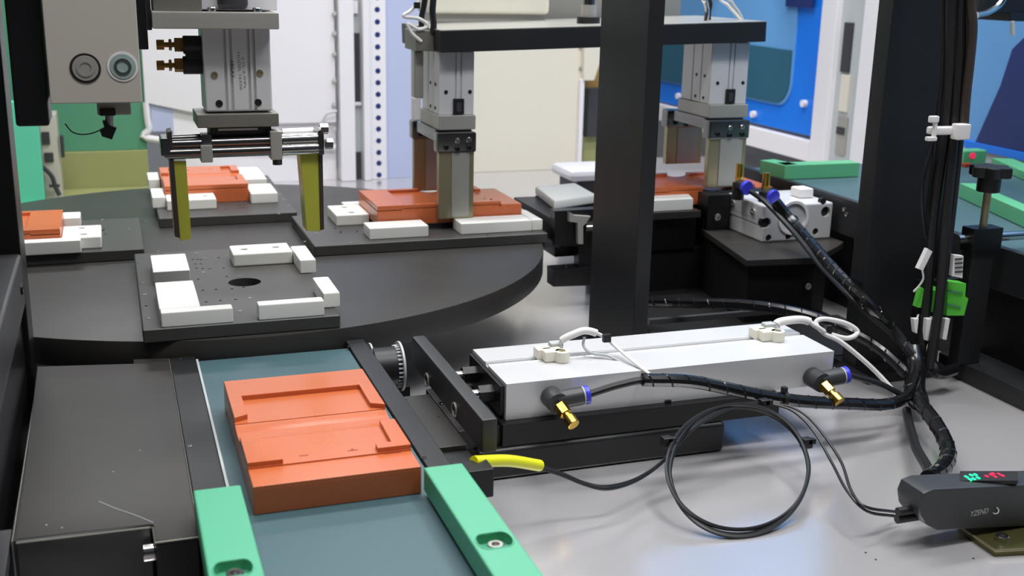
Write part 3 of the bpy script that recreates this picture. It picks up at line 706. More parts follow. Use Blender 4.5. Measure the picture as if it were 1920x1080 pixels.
box('mounting_bracket', (PY(1722, 560, 115.2).x, PY(1812, 560, 115.2).x, 115.1, 116.3, PY(1760, 600, 115.2).z, PY(1760, 525, 115.2).z), 'black', t, .1)
tag(obj('cable_knot', (lambda bm: (bm_tube(bm, cablepts([(1712, 655, 113), (1716, 690, 111), (1716, 730, 107), (1722, 752, 104)]), 1.25, n=12), bm_tube(bm, cablepts([(1745, 680, 112), (1760, 700, 111), (1790, 692, 112)]), .8), bm)[-1])(NB()), 'wrap'), 'black taped junction where all the wrapped harnesses meet', 'cable joint')

# coil of thin fibre cable (leans from the harness down to the table)
pb = PZ(1380, 1008, TZ+.25); pt = PY(1380, 757, 100.2)
nrm = (pt-pb).cross(Vector((1, 0, 0))).normalized()
t = thing('fibre_coil', 'coiled thin black fibre cable hanging from the harness to the table', 'cable', tuple(pb))
bm = NB()
cx_, cy_ = 1382, 880
pts = []
for i in range(0, 24*3+4):
    a = -PI*.72+2*PI*i/24; lay = i/24
    rx = 132+3*math.sin(lay*2.1); ry = 113+lay*6
    pts.append(PP(cx_+rx*math.cos(a)+2*lay, cy_-4+ry*math.sin(a)+(lay*5 if math.sin(a) < 0 else 0), pb, nrm)+nrm*(.25*math.sin(lay*5)))
bm_tube(bm, pts, .2, k=3, n=6); obj('loops', bm, 'rubber', t)
for (a, b_) in ((1512, 830), (1250, 828), (1432, 757)):
    bm = NB(); p = PP(a, b_, pb, nrm); bm_box(bm, p.x-.55, p.x+.55, p.y-.5, p.y+.5, p.z-.55, p.z+.55, .15); bm_box(bm, p.x-.1, p.x+.9, p.y-.5, p.y+.1, p.z-.1, p.z+.5, .1); obj('cable_tie', bm, 'rubber', t)
for off in (0, 1):
    L = [PY(*s) for s in ((1005, 872+4*off, 92), (1050, 886+4*off, 92), (1095, 905+3*off, 92), (1140, 912+5*off, 92), (1195, 897+3*off, 94), (1245, 862+2*off, 96))]+[PP(1300, 800+4*off, pb, nrm), PP(1370, 762+3*off, pb, nrm), PP(1432, 752+2*off, pb, nrm)]
    bm = NB(); bm_tube(bm, L, .17, n=6); obj('lead_in', bm, 'rubber', t)
    L = [PP(1440, 756, pb, nrm), PP(1485, 770-6*off, pb, nrm), PP(1525, 808-16*off, pb, nrm), PY(1562-2+14*off, 868-8*off, 90), PY(1588+8*off, 920, 84), PY(1625-2*off, 958-8*off, 81), PZ(1680, 968-8*off, TZ+1.2)]
    bm = NB(); bm_tube(bm, L, .15, n=6); obj('lead_out', bm, 'rubber', t)
p1_, p2_ = PY(888, 866, 88.2), PY(1012, 873, 92)
bm = NB(); bm_tube(bm, [p1_, p1_.lerp(p2_, .5)+Vector((0, 0, .3)), p2_], .55, n=12); o = obj('yellow_sleeve', bm, 'yellow', t)

# amplifier on its clip
t = thing('fibre_amplifier', 'dark grey rounded fibre amplifier with green and red digits', 'amplifier', (72, 77, TZ))
ya = 77.2
pts = [(1742, 990), (1728, 975), (1722, 955), (1724, 915), (1734, 902), (1765, 910), (1800, 917), (1990, 912), (1990, 1002), (1770, 996)]
pts = [(1760, 996), (1738, 985), (1726, 968), (1724, 945), (1732, 925), (1752, 917), (1990, 906), (1990, 985)]
bm = NB(); P = [PY(a, b_, ya) for a, b_ in pts]; bm_prism(bm, [(p.x, p.z) for p in P], ya, ya+3.4, .3, axis='y'); obj('case', bm, 'grey_plastic', t)
ztop = P[5].z
lz = PY(1830, 893, ya+2).z
top_pts = [(P[5].x, ya+1.2), (P[5].x+20, ya+1.2), (P[5].x+20, ya+3.2), (P[5].x, ya+3.2)]
hz = PY(1850, 912, ya).z
def top_quad(name, px0, px1, py0, py1, mt, h=.05):
    a = PZ(px0, py1, hz+.12); b2 = PZ(px1, py1, hz+.12); c = PZ(px1, py0, hz+.12); d = PZ(px0, py0, hz+.12)
    bm = NB(); bm_prism(bm, [(v.x, v.y) for v in (a, b2, c, d)], hz-.2, hz+.12+h); return obj(name, bm, mt, t)
top_quad('display_window', 1800, 1908, 884, 902, 'hole')
for i, (a, b_) in enumerate(((1812, 894), (1821, 891), (1826, 898), (1834, 896), (1819, 899), (1829, 890))):
    p = PZ(a, b_, hz+.2); box('green_digit', (p.x-.12, p.x+.12, p.y-.2, p.y+.2, hz+.1, hz+.24), 'led_green', t, 0)
for i, (a, b_) in enumerate(((1850, 893), (1858, 890), (1866, 894), (1873, 889), (1862, 888), (1880, 892))):
    p = PZ(a, b_, hz+.2); box('red_digit', (p.x-.12, p.x+.12, p.y-.2, p.y+.2, hz+.1, hz+.24), 'led_red', t, 0)
bm = NB(); a = PY(1683, 960, 78.6); bm_cyl(bm, a, a+Vector((4.2, 0, 0)), .42, n=12); bm_cyl(bm, a+Vector((0, 0, -.75)), a+Vector((4.2, 0, -.75)), .42, n=12); obj('fibre_plug', bm, 'rubber', t)
a = PY(1818, 968, ya)
text('YZEND', t, 'print_grey', (a.x, ya-.02, a.z-.05), (1, 0, .04), (.15, 0, 1), .55, 2.1)
bm = NB(); bm_ring(bm, PY(1866, 957, ya-.03), PY(1866, 957, ya+.03), .36, .26, 16); obj('logo_ring', bm, 'print_grey', t)
t = thing('mounting_rail', 'olive coloured metal mounting rail with a shiny screw, bottom right', 'rail', (80, 77, TZ))
P = [PZ(*s, TZ+.6) for s in ((1797, 986), (1866, 1033), (1990, 1026), (1990, 960))]
bm = NB(); bm_prism(bm, [(p.x, p.y) for p in P], TZ, TZ+.6, .08); obj('rail', bm, mat('olive_steel', rgb(96, 94, 58), .3, metal=.7), t)
p = PZ(1878, 1012, TZ+.6); screw('screw', p, (0, 0, 1), .62, .5, 'chrome', t)
bm = NB(); bm_tube(bm, [P[0], P[1], P[2]], .12, n=6, sm=False); obj('rail_edge_highlight', bm, 'steel', t)  # bright tube standing in for the long highlight on the rail's edge

# ================================================================== CENTRE POST & COLUMN
t = thing('centre_post', 'tall flat black post standing between the two stations', 'post', (63.5, 135, TZ))
box('bar', (62.3, 64.4, 128, 142.6, TZ, 75), 'matt', t, .12)
box('foot_plate', (60.5, 67, 126, 145, TZ, TZ+1.2), 'black', t, .1)
t = thing('black_column', 'wide black column beside the hanging cable bundle', 'column', (96, 125, TZ))
box('shaft', (PY(1627, 200, 123.5).x, PY(1800, 200, 120.5).x, 120.5, 123.5, TZ, 75), 'matt', t, .15)
box('foot_plate', (PY(1627, 200, 123.5).x-.5, 104.3, 116.9, 125.0, TZ, TZ+1.3), 'black', t, .1)
t = thing('transfer_base', 'big black base cabinet of the right transfer station', 'base', (84, 150, TZ))
bm = NB(); bm_prism(bm, [(91.4, 163.3), (88.3, 143.2), (99.2, 142.2), (104, 146), (104, 163.3)], TZ, .98, .1); obj('housing', bm, 'deep', t)
box('rear_housing', (76, 104, 163.6, 176, TZ, -1.25), 'deep', t, .15)
box('ledge', (72, 104, 125.2, 142, TZ, PY(1580, 664, 125.2).z), 'matt', t, .1)
bm = NB(); a_, b2_ = PY(1215, 600, 141), PY(1480, 588, 141); bm_box(bm, a_.x, b2_.x, 140.4, 141.2, a_.z-.6, a_.z+.2, .05); obj('grey_strip', bm, 'flange', t)
box('rear_ledge', (73, 104, 142.1, 163.5, TZ, -8.2), 'deep', t, .1)
p = PY(1515, 537, 142); screw('screw', (p.x, 142, p.z), (0, -1, 0), .5, .2, 'alu_dark', t)

# second nest station
t = thing('nest_station', 'black nest station with white pads behind the centre post', 'fixture', (85, 170, -1.2))
zn = 5.4
box('body', (65.0, 90, 163.2, 178, -1.2, zn-1.2), 'black', t, .1, more=((89.9, 106, 168.4, 178, -1.2, zn-1.2),))
box('deck', (63.8, 90.2, 162.2, 180, zn-1.2, zn), 'blackplate', t, .1)
box('rear_deck', (90.2, 108.8, 167.6, 180, zn-1.2, zn), 'blackplate', t, .1)
zw = zn+1.9
a, b_, c, d = PZ(1004, 349, zw), PZ(1079, 342, zw), PZ(1119, 364, zw), PZ(1039, 376, zw)
def quad(name, P, z0, z1, mt, parent, bev=.15):
    bm = NB(); bm_prism(bm, [(p.x, p.y) for p in P], z0, z1, bev); return obj(name, bm, mt, parent)
quad('white_pad', (a, d, c, b_), zn+.3, zw, 'white', t, .4)
quad('pad_plate', (a, d, c, b_), zn, zn+.3, 'black', t, .02)
P = [PZ(*s, zw) for s in ((1225, 376), (1300, 372), (1290, 362), (1225, 366))]
quad('white_pad', P, zn, zw, 'white', t, .15)
tray2 = tray_at('orange tray under the far gripper at the right station', (PZ(1236, 363, 7.6).x+23.6-2, PZ(1236, 363, 7.6).y, zn+.02), 90)
# side stop bracket under it
t = thing('stop_bracket', 'black stop bracket with a grey lever and steel pin left of the post', 'bracket', (66, 160, -1))
yb = 160
pbox('arm', [(1040, 396), (1120, 392), (1120, 535), (1085, 536), (1085, 462), (1040, 460)], yb, 2, 'black', t, 0)
pbox('foot', [(1038, 506), (1120, 500), (1120, 535), (1038, 538)], yb-.6, 3, 'black', t, .1)
pbox('grey_lever', [(1068, 398), (1078, 404), (1108, 406), (1100, 418), (1094, 424), (1094, 458), (1084, 458), (1083, 418), (1068, 416)], yb-1.2, 1.0, 'alu_dark', t, .1)
p = PY(1098, 428, yb-1); cyl('steel_pin', p, p+Vector((4, 0, 0)), .5, 'chrome', t, 16)
p = PY(1060, 508, yb); cyl('set_screw', p, p+Vector((0, 0, 1.0)), .5, 'rubber', t, 12)
p = PY(1032, 456, yb+2); box('stop_pad', (p.x-1.6, p.x+1.2, yb+1, yb+3, p.z-.5, p.z+.5), 'slate', t, .1)

# rotary cylinder on its shelf
t = thing('rotary_cylinder', 'silver compact cylinder block with blue collared fittings on a black shelf', 'cylinder', (102, 157, 1))
P = [PZ(*s, 2) for s in ((1302, 398), (1400, 488), (1530, 483), (1570, 462))]; P += [Vector((109.1, P[-1].y+2.5, 2)), Vector((109.1, 163.4, 2))]
P[0] = Vector((91.2, 163.4, 2))
quad('shelf', P, 1.0, 2.0, 'blackplate', t, .1)
X0, X1, Y0, Y1, Z0, Z1 = 95.7, 108.4, 152, 163.5, 2.0, 7.9
bm = NB(); bm_box(bm, X0, X1, Y0, Y1, Z0, Z1, .25)
bo = obj('block', bm, 'alu', t)
bm = NB()
fc = PY(1487, 408, Y0)
bm_cyl(bm, (fc.x, Y0-1, fc.z), (fc.x, Y0+.6, fc.z), 2.5, n=40)
for s in ((1437, 418), (1548, 397)): p = PY(*s, Y0); bm_cyl(bm, (p.x, Y0-1, p.z), (p.x, Y0+1.2, p.z), .85, n=24)
for s in ((1441, 446), (1478, 443), (1529, 434), (1545, 378)): p = PY(*s, Y0); bm_cyl(bm, (p.x, Y0-1, p.z), (p.x, Y0+1.0, p.z), .55, n=16)
boolean(bo, bm)
bm = NB(); bm_box(bm, X0-1, X0+.25, Y0-1, Y1+1, 4.3, 4.7); boolean(bo, bm)
bm = NB(); bm_box(bm, X0-1, X0+.15, Y0-1, Y1+1, 5.2, 5.4); boolean(bo, bm)
bm = NB(); bm_ring(bm, (fc.x, Y0-.25, fc.z), (fc.x, Y0+.3, fc.z), 2.75, 2.3, 40); obj('retaining_ring', bm, 'paint', t)
cyl('end_disc', (fc.x, Y0+.1, fc.z), (fc.x, Y0+.6, fc.z), 2.3, 'alu', t, 32)
cyl('dark_port', (fc.x+.1, Y0-.1, fc.z-.5), (fc.x+.1, Y0+.1, fc.z-.5), .9, 'slate', t, 24)
for s in ((1437, 418), (1548, 397)): p = PY(*s, Y0); cyl('port_bore_shade', (p.x, Y0+.5, p.z), (p.x, Y0+1.15, p.z), .84, 'hole', t, 20)  # dark discs in the bores stand in for the shade inside them
for s in ((1441, 446), (1478, 443), (1529, 434), (1545, 378)): p = PY(*s, Y0); cyl('port_bore_shade', (p.x, Y0+.2, p.z), (p.x, Y0+.95, p.z), .54, 'hole', t, 16)
for yy, zz in ((161.5, 6.4), (155.2, 6.3)):
    screw('side_screw', (X0+.02, yy, zz), (-1, 0, 0), .55, .25, 'chrome', t)
box('rear_adapter', (X0-1.2, X1-3, Y1, Y1+2.2, Z0, Z1+.1), 'black', t, .1)
box('side_adapter', (X0-4.4, X0-.1, Y1-1.5, Y1+2.2, Z0, Z1), 'black', t, .1)
p = PY(1325, 400, Y1-1.5); screw('adapter_bolt', (X0-2.6, Y1-1.5, 4.2), (0, -1, 0), .6, .3, 'chrome', t)
def vfit(px, py, yv):
    c = PY(px, py, yv)
    cyl('fitting_body', (c.x-.4, yv+2.2, Z1-.05), (c.x-.4, yv+2.2, c.z+.6), 1.0, 'rubber', t, 20, .08)
    cc = Vector((c.x-.4, yv+2.2, c.z+.2)); dd = (c-cc).normalized()
    cyl('fitting_socket', cc, cc+dd*1.6, .95, 'rubber', t, 20)
    cyl('blue_collar', cc+dd*1.6, cc+dd*2.3, 1.15, 'blue', t, 20, .1)
    cyl('brass_stem', (c.x-.4, yv+2.2, c.z+.6), (c.x-.4, yv+2.2, c.z+1.5), .65, 'brass', t, 6)
    cyl('brass_knob', (c.x-.4, yv+2.2, c.z+1.5), (c.x-.4, yv+2.2, c.z+3.6), .62, 'brass', t, 16, .08)
vfit(1402, 353, 156); vfit(1452, 370, 153)
box('white_clip', (X0+9, X0+11.6, Y0+4, Y0+7, Z1, Z1+1.6), 'wcable', t, .3)

# ================================================================== RIGHT CONVEYOR
t = thing('right_conveyor', 'black bodied conveyor with a teal belt at right', 'conveyor', (130, 150, TZ))
ZB = 8.5
bm = NB(); bm_box(bm, 110.6, 156, 96, 182, ZB-.4, ZB, .05); obj('belt', bm, 'belt', t)
box('side_rail', (109.3, 110.5, 96, 183, 3, ZB+.25), 'matt', t, .1)
box('body', (110.4, 155, 97, 181, TZ, ZB-.5), 'black', t, .1)
box('base_flange', (104.6, 110.3, 98, 119.5, TZ, -6.5), 'matt', t, .1)
for s in ((1583, 393), (1587, 402)):
    p = PX(*s, 109.3); screw('screw', (109.3, p.y, p.z), (-1, 0, 0), .35, .15, 'chrome', t)
def gbar(lb, L, h0, h1, w_, mt='green2'):
    P = [PZ(*s, h1) for s in L]; g = thing('guide_bar', lb, 'guide bar', tuple((P[0]+P[-1])/2))
    for a, b2 in zip(P, P[1:]):
        d = (b2-a).normalized(); nn = Vector((-d.y, d.x, 0))*w_
        bm = NB(); bm_prism(bm, [(v.x, v.y) for v in (a, b2, b2+nn, a+nn)], h0, h1, .15); obj('bar', bm, mt, g)
    return g
gbar('green guide bar across the far end of the right conveyor', [(1426, 300), (1472, 310), (1612, 305)], ZB+.05, ZB+2.6, 3.2)
gbar('long green guide bar along the middle of the right conveyor', [(1800, 343), (1935, 402)], ZB+.05, ZB+2.4, 2.6)
gbar('pale green guide bar on the far side of the right conveyor', [(1860, 296), (1935, 328)], ZB+.05, ZB+1.6, 4, 'green2')
g = thing('photo_sensor', 'small green sensor head with a red light beyond the knob', 'sensor', tuple(PZ(1830, 310, ZB)))
a = PZ(1805, 312, ZB); box('head', (a.x, a.x+5.5, a.y, a.y+3, ZB+.02, ZB+3), 'green2', g, .4)
p = PY(1822, 298, a.y); cyl('red_lamp', (p.x, a.y+.1, ZB+2), (p.x, a.y-.2, ZB+2), .6, 'led_red', g, 16)
p = PY(1812, 325, a.y-1); box('red_foot', (a.x-.6, a.x+1.2, a.y-1.4, a.y-.1, ZB+.02, ZB+.7), 'orange_dark', g, .1)
# clamp with star knob and rod
t = thing('knob_clamp', 'black star knob clamp gripping a steel rod', 'clamp', (106, 116, TZ))
yk = 115
kc, kb_ = PY(1856, 330, yk), PY(1856, 362, yk)
bm = NB()
pts = []
for i in range(36):
    a = 2*PI*i/36; rr = 2.35+.35*math.cos(6*a); pts.append((kc.x+rr*math.cos(a), yk+rr*math.sin(a)))
bm_prism(bm, pts, kc.z-.1, kc.z+1.3, .25)
bm_cyl(bm, (kc.x, yk, kb_.z+.2), (kc.x, yk, kc.z), 1.45, n=24, bev=.15); obj('star_knob', bm, 'rubber', t)
zc = PY(1856, 424, yk).z
cyl('threaded_stem', (kc.x, yk, zc-1), (kc.x, yk, kb_.z+.3), .5, 'steel', t, 16)
a = PY(1812, 430, yk); b2 = PY(1870, 424, yk)
box('clamp_block', (a.x+.3, min(b2.x, 109.2), yk-1.2, yk+1.2, PY(1840, 470, yk).z, zc), 'black', t, .12)
box('post', (kc.x-1.9, kc.x+1.6, yk-.9, yk+1.1, -6.48, PY(1840, 468, yk).z), 'matt', t, .1)
p = PY(1850, 444, yk)
p = PY(1795, 449, yk)
cyl('rod', (p.x, yk, p.z), (130, yk-.6, p.z+.25), .62, 'chrome', t, 20)
box('foot_plate', (kc.x-3, kc.x+2.3, yk-2.5, yk+2.5, TZ, TZ+.8), 'black', t, .1) if False else None

# ================================================================== FRAME AT LEFT EDGE
t = thing('machine_gantry', 'black machine frame at the left edge beside the folded cover', 'frame', (-14, 120, TZ))
bm = NB(); bm_box(bm, -15, -10, 20, 125, 7.4, 13.0, .35, 3); obj('cross_beam', bm, 'flange', t)
box('upright', (-20, -10, 125, 131, TZ, 75), 'black', t, .2)
box('side_panel', (-14.5, -10.6, 88.5, 125, TZ, 7.4), 'black', t, .1)
screw('bolt', (-10.0, 121, 10.2), (1, 0, 0), .6, .2, 'black', t)

# ================================================================== ROBOT HEAD upper left
t = thing('robot_head', 'warm grey robot head housing with two round plugs', 'robot', (-2, 122, 29))
HY = 118
a, b2 = PY(95, 196, HY), PY(267, 191, HY)
box('housing', (a.x, b2.x, HY, HY+9, a.z+.05, 75), 'beige', t, .12)
for s, mt, nm in (((160, 128), 'beige', 'grey_plug'), ((230, 125), 'clear', 'clear_plug')):
    p = PY(*s, HY)
    bm = NB(); bm_ring(bm, (p.x, HY+.05, p.z), (p.x, HY-.06, p.z), 1.42, 1.22, 40); obj('plug_ring', bm, 'hole' if mt == 'beige' else 'paint', t)
    cyl(nm, (p.x, HY+.02, p.z), (p.x, HY-.12, p.z), 1.2, 'alu_dark' if mt == 'beige' else 'clear', t, 40, .05)
    bm = NB(); bm_ring(bm, (p.x, HY-.1, p.z), (p.x, HY-.18, p.z), .8, .55, 30); obj('plug_centre', bm, 'alu_dark' if mt == 'beige' else 'chrome', t)
a = PY(30, 238, HY+1); b2 = PY(94, 238, HY+1)
bm = NB(); bm_box(bm, a.x, b2.x, HY+1, HY+7, a.z, 75, .3); obj('side_cover', bm, 'black', t)
a, b2 = PY(256, 93, HY+2), PY(279, 93, HY+2)
box('cable_guard', (a.x, b2.x, HY+2, HY+5, a.z, 75), 'black', t, .1)
a = PY(98, 205, HY+4)
box('lower_collar', (PY(182, 200, HY+3).x, PY(245, 200, HY+3).x, HY+2, HY+6, PY(205, 214, HY+3).z, PY(205, 190, HY+3).z), 'alu_dark', t, .15)
box('camera_module', (PY(186, 200, HY+2).x, PY(216, 200, HY+2).x, HY+1.4, HY+3, PY(205, 216, HY+2).z, PY(205, 203, HY+2).z), 'hole', t, .1)
bm = NB(); p = PY(205, 240, HY+2)
bm_prism(bm, [(v.x, v.z) for v in [PY(*s, HY+2) for s in ((192, 228), (196, 240), (187, 245), (191, 256), (210, 262), (219, 240), (206, 236), (198, 227))]], HY+2, HY+3.2, .08, axis='y'); obj('camera_bracket', bm, 'rubber', t)
cyl('bracket_stem', PY(205, 214, HY+2.6), PY(205, 240, HY+2.6), .4, 'alu_dark', t, 12)
bm = NB()
bm_tube(bm, [PY(*s, HY+3) for s in ((122, 232), (135, 247), (152, 252), (172, 250), (190, 243))], .07, n=6); obj('fine_wire', bm, 'slate', t)

# ================================================================== LEFT GRIPPER
GY = 131
t = thing('rod_gripper', 'silver guided gripper with two yellow green fingers hanging over the front fixture', 'gripper', (15, GY, 14))
def B(px0, px1, py0, py1, y): # box corners from pixel extents
    a, b2 = PY(px0, py1, y), PY(px1, py0, y); return a.x, b2.x, a.z, b2.z
x0, x1, z0, z1 = B(286, 523, 24, 54, GY-2)
bm = NB(); bm_box(bm, x0, x1, GY-2, GY+7, z0, z1, .15); obj('mounting_plate', bm, 'alu_dark', t)
box('plate_end_cap', (x0-.5, x0, GY-1, GY+6, z0-.2, z1+2), 'rubber', t, .1)
xa, xb_, za, zb2 = B(287, 375, -40, 21, GY); box('motor_case', (xa, xb_, GY, GY+5, za, 75), 'alu_olive', t, .1)
xa, xb_, za, zb2 = B(378, 518, -40, 18, GY+2); box('adapter_block', (xa, xb_, GY+2, GY+6, za, 75), 'paint', t, .1)
xa, xb_, za, zb2 = B(412, 466, -30, 9, GY); cyl('coupling', ((xa+xb_)/2, GY+2.2, za), ((xa+xb_)/2, GY+2.2, za+6), 1.7, 'slate', t, 20)
for s in ((396, 17), (480, 15)):
    p = PY(*s, GY+1); screw('plate_bolt', (p.x, GY, z1), (0, 0, 1), .5, .45, 'chrome', t)
x0, x1, z0, z1b = B(386, 506, 58, 210, GY)
bm = NB(); bm_box(bm, x0, x1, GY, GY+5.5, z0, z1, .2); bd = obj('cylinder_body', bm, 'alu', t)
bm = NB()
for s in (423, 434, 467, 477):
    p = PY(s, 130, GY); bm_box(bm, p.x-.16, p.x+.16, GY-1, GY+.3, z0-1, z1+1)
boolean(bd, bm)
for s in ((402, 141), (487, 137)): p = PY(*s, GY); screw('body_screw', (p.x, GY, p.z), (0, -1, 0), .4, .08, 'steel', t)
for s in ((411, 194), (484, 192)): p = PY(*s, GY); screw('body_screw', (p.x, GY, p.z), (0, -1, 0), .4, .08, 'rubber', t)
a = PY(436, 114, GY)
text('HICAX', t, 'print_dark', (a.x-.25, GY-.01, a.z), (.04, 0, -1), (1, 0, .02), .38, 1.9)
text('MODEL 16X50', t, 'print_faint', (a.x+.5, GY-.01, a.z+1.0), (.04, 0, -1), (1, 0, .02), .3, 4.2)
text('0.15~0.7MPa', t, 'print_faint', (a.x+1.0, GY-.01, a.z+.4), (.04, 0, -1), (1, 0, .02), .26, 3.4)
# speed fittings at its left
for py in (84, 122):
    p = PY(383, py, GY+2)
    cyl('black_elbow', p, p-Vector((2.3, 0, 0)), 1.0, 'rubber', t, 18, .1)
    c = p-Vector((2.3, 0, 0))
    cyl('brass_nut', c, c-Vector((.9, 0, 0)), .75, 'bronze', t, 6)
    cyl('brass_stem', c-Vector((.9, 0, 0)), c-Vector((2.0, 0, 0)), .28, 'bronze', t, 12)
    cyl('lock_nut', c-Vector((1.2, 0, 0)), c-Vector((1.5, 0, 0)), .62, 'bronze', t, 6)
    cyl('brass_knob', c-Vector((2.0, 0, 0)), c-Vector((2.8, 0, 0)), .55, 'bronze', t, 14)
box('fitting_block', (PY(348, 100, GY+2).x, PY(378, 100, GY+2).x, GY+1.3, GY+3, PY(360, 133, GY+2).z, PY(360, 70, GY+2).z), 'rubber', t, .1)
x0, x1, z0, z1 = B(370, 522, 212, 240, GY-.5); box('jaw_plate', (x0, x1, GY-.8, GY+6, z0, z1), 'alu_olive', t, .12)
x0, x1, z0b, z1b = B(395, 510, 240, 250, GY); box('jaw_block', (x0, x1, GY+.5, GY+5, z0b-1, z0), 'slate', t, .1)
x0, x1, za, zb2 = B(410, 485, 241, 247, GY-.5); box('bright_strip', (x0, x1, GY+.2, GY+.5, za, zb2), 'paint', t, .05)
# rods
for (pyL, pyR, r, yy) in ((261, 247, .42, GY+2.4), (272, 261, .62, GY), (289, 278, .62, GY-.4)):
    cyl('guide_rod', PY(308, pyL, yy), PY(604, pyR, yy), r, 'rod', t, 20)
cyl('bright_sleeve', PY(529, 264, GY), PY(596, 261, GY), .78, 'chrome', t, 20)
cyl('bright_sleeve', PY(529, 281, GY-.4), PY(596, 278, GY-.4), .72, 'chrome', t, 20)
cyl('bright_sleeve', PY(529, 250, GY+2.4), PY(596, 247, GY+2.4), .55, 'paint', t, 20)
x0, x1, za, zb2 = B(320, 530, 262, 284, GY+1); box('centre_tube', (x0, x1, GY+.6, GY+2.4, za+.2, zb2-.4), 'rod', t, .5)
for (a_, b_, c_, d_) in ((377, 398, 272, 305), (508, 528, 246, 300)):
    x0, x1, za, zb2 = B(a_, b_, c_, d_, GY-.9); box('rod_clamp', (x0, x1, GY-1.1, GY+1.6, za, zb2), 'alu_dark', t, .12)
    p = PY((a_+b_)/2, d_, GY)
x0, x1, za, zb2 = B(378, 397, 252, 272, GY-.5); box('clamp_cap', (x0, x1, GY-.7, GY+1.6, za, zb2), 'rod', t, .15)
p = PY(520, 302, GY); cyl('clamp_bolt', p+Vector((0, 0, .3)), p-Vector((0, 0, .4)), .55, 'rod', t, 14)
x0, x1, za, zb2 = B(302, 318, 258, 292, GY-.5); box('end_block', (x0, x1, GY-1, GY+2.6, za, zb2), 'rod', t, .15)
x0, x1, za, zb2 = B(596, 606, 243, 290, GY-.5); box('end_block', (x0, x1, GY-1, GY+2.6, za, zb2), 'rod', t, .15)
for s in ((600, 242), (609, 270)): p = PY(*s, GY-1); cyl('end_bolt', p, p+Vector((.9, 0, 0)), .6, 'chrome', t, 6)
# fingers
def poly_y(name, pts, y, d, mt): return pbox(name, pts, y, d, mt, t, .06)
poly_y('finger_bracket', [(314, 248), (322, 246), (326, 300), (338, 447), (328, 444)], GY-.8, 3.2, 'brown')
o = poly_y('finger_pad', [(325, 302), (349, 302), (359, 448), (338, 452)], GY-.6, 3.0, 'acryl')
poly_y('finger_bracket', [(597, 284), (605, 284), (608, 430), (601, 432)], GY-.6, 3.2, 'brown')
poly_y('finger_pad', [(563, 290), (597, 288), (601, 434), (575, 433)], GY-.5, 3.0, 'acryl')

# ================================================================== TRANSFER BRIDGE WITH TWO GRIPPERS
t = thing('transfer_beam', 'long black beam plate carrying the two metal grippers', 'beam', (78, 173, 31))
L, Rr = PY(826, 78, 166), PY(1437, 59, 166)
bm = NB(); bm_box(bm, 0, (Rr-L).length, 0, 24, -1.65, 1.55, .12)
o = obj('beam_plate', bm, 'matt', t)
ang = math.atan2(Rr.z-L.z, Rr.x-L.x)
o.rotation_euler = (0, -ang, 0); o.location = (L-Vector(t['_at']))*S
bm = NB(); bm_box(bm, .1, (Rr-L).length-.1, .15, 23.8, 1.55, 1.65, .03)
top_sheen = obj('top_sheet', bm, 'alu_dark', t); top_sheen.rotation_euler = o.rotation_euler; top_sheen.location = o.location  # pale layer on the black beam, painting the reflection on its glossy top
pz_ = lambda px, y, off=0: L.z+(PY(px, 60, y).x-L.x)*math.tan(ang)+1.55+off
xw0, xw1 = PY(808, 20, 186).x, PY(1032, 20, 186).x
box('white_actuator', (xw0, xw1, 186, 196, PY(900, 27, 186).z, 75), 'ivory', t, .8)
box('actuator_carriage', (xw0+1, xw1-.5, 187, 197, pz_(940, 188, -.2), PY(900, 26, 186).z), 'alu_dark', t, .1)
xr0 = PY(1104, 20, 174).x
cyl('rod', (xr0, 174, pz_(1104, 174)), (xr0, 174, 75), .95, 'rod', t, 24)
cyl('rod_sleeve', (xr0, 174, pz_(1104, 174)+1), (xr0, 174, pz_(1104, 174)+3), 1.25, 'alu_dark', t, 24)
cyl('rod_base', (xr0, 174, pz_(1104, 174)), (xr0, 174, pz_(1104, 174)+1.1), 1.9, 'rubber', t, 24, .1)
box('rear_plate', (xw1+1, xw1+30, 196, 199, 33, 75), 'alu_dark', t, .1)

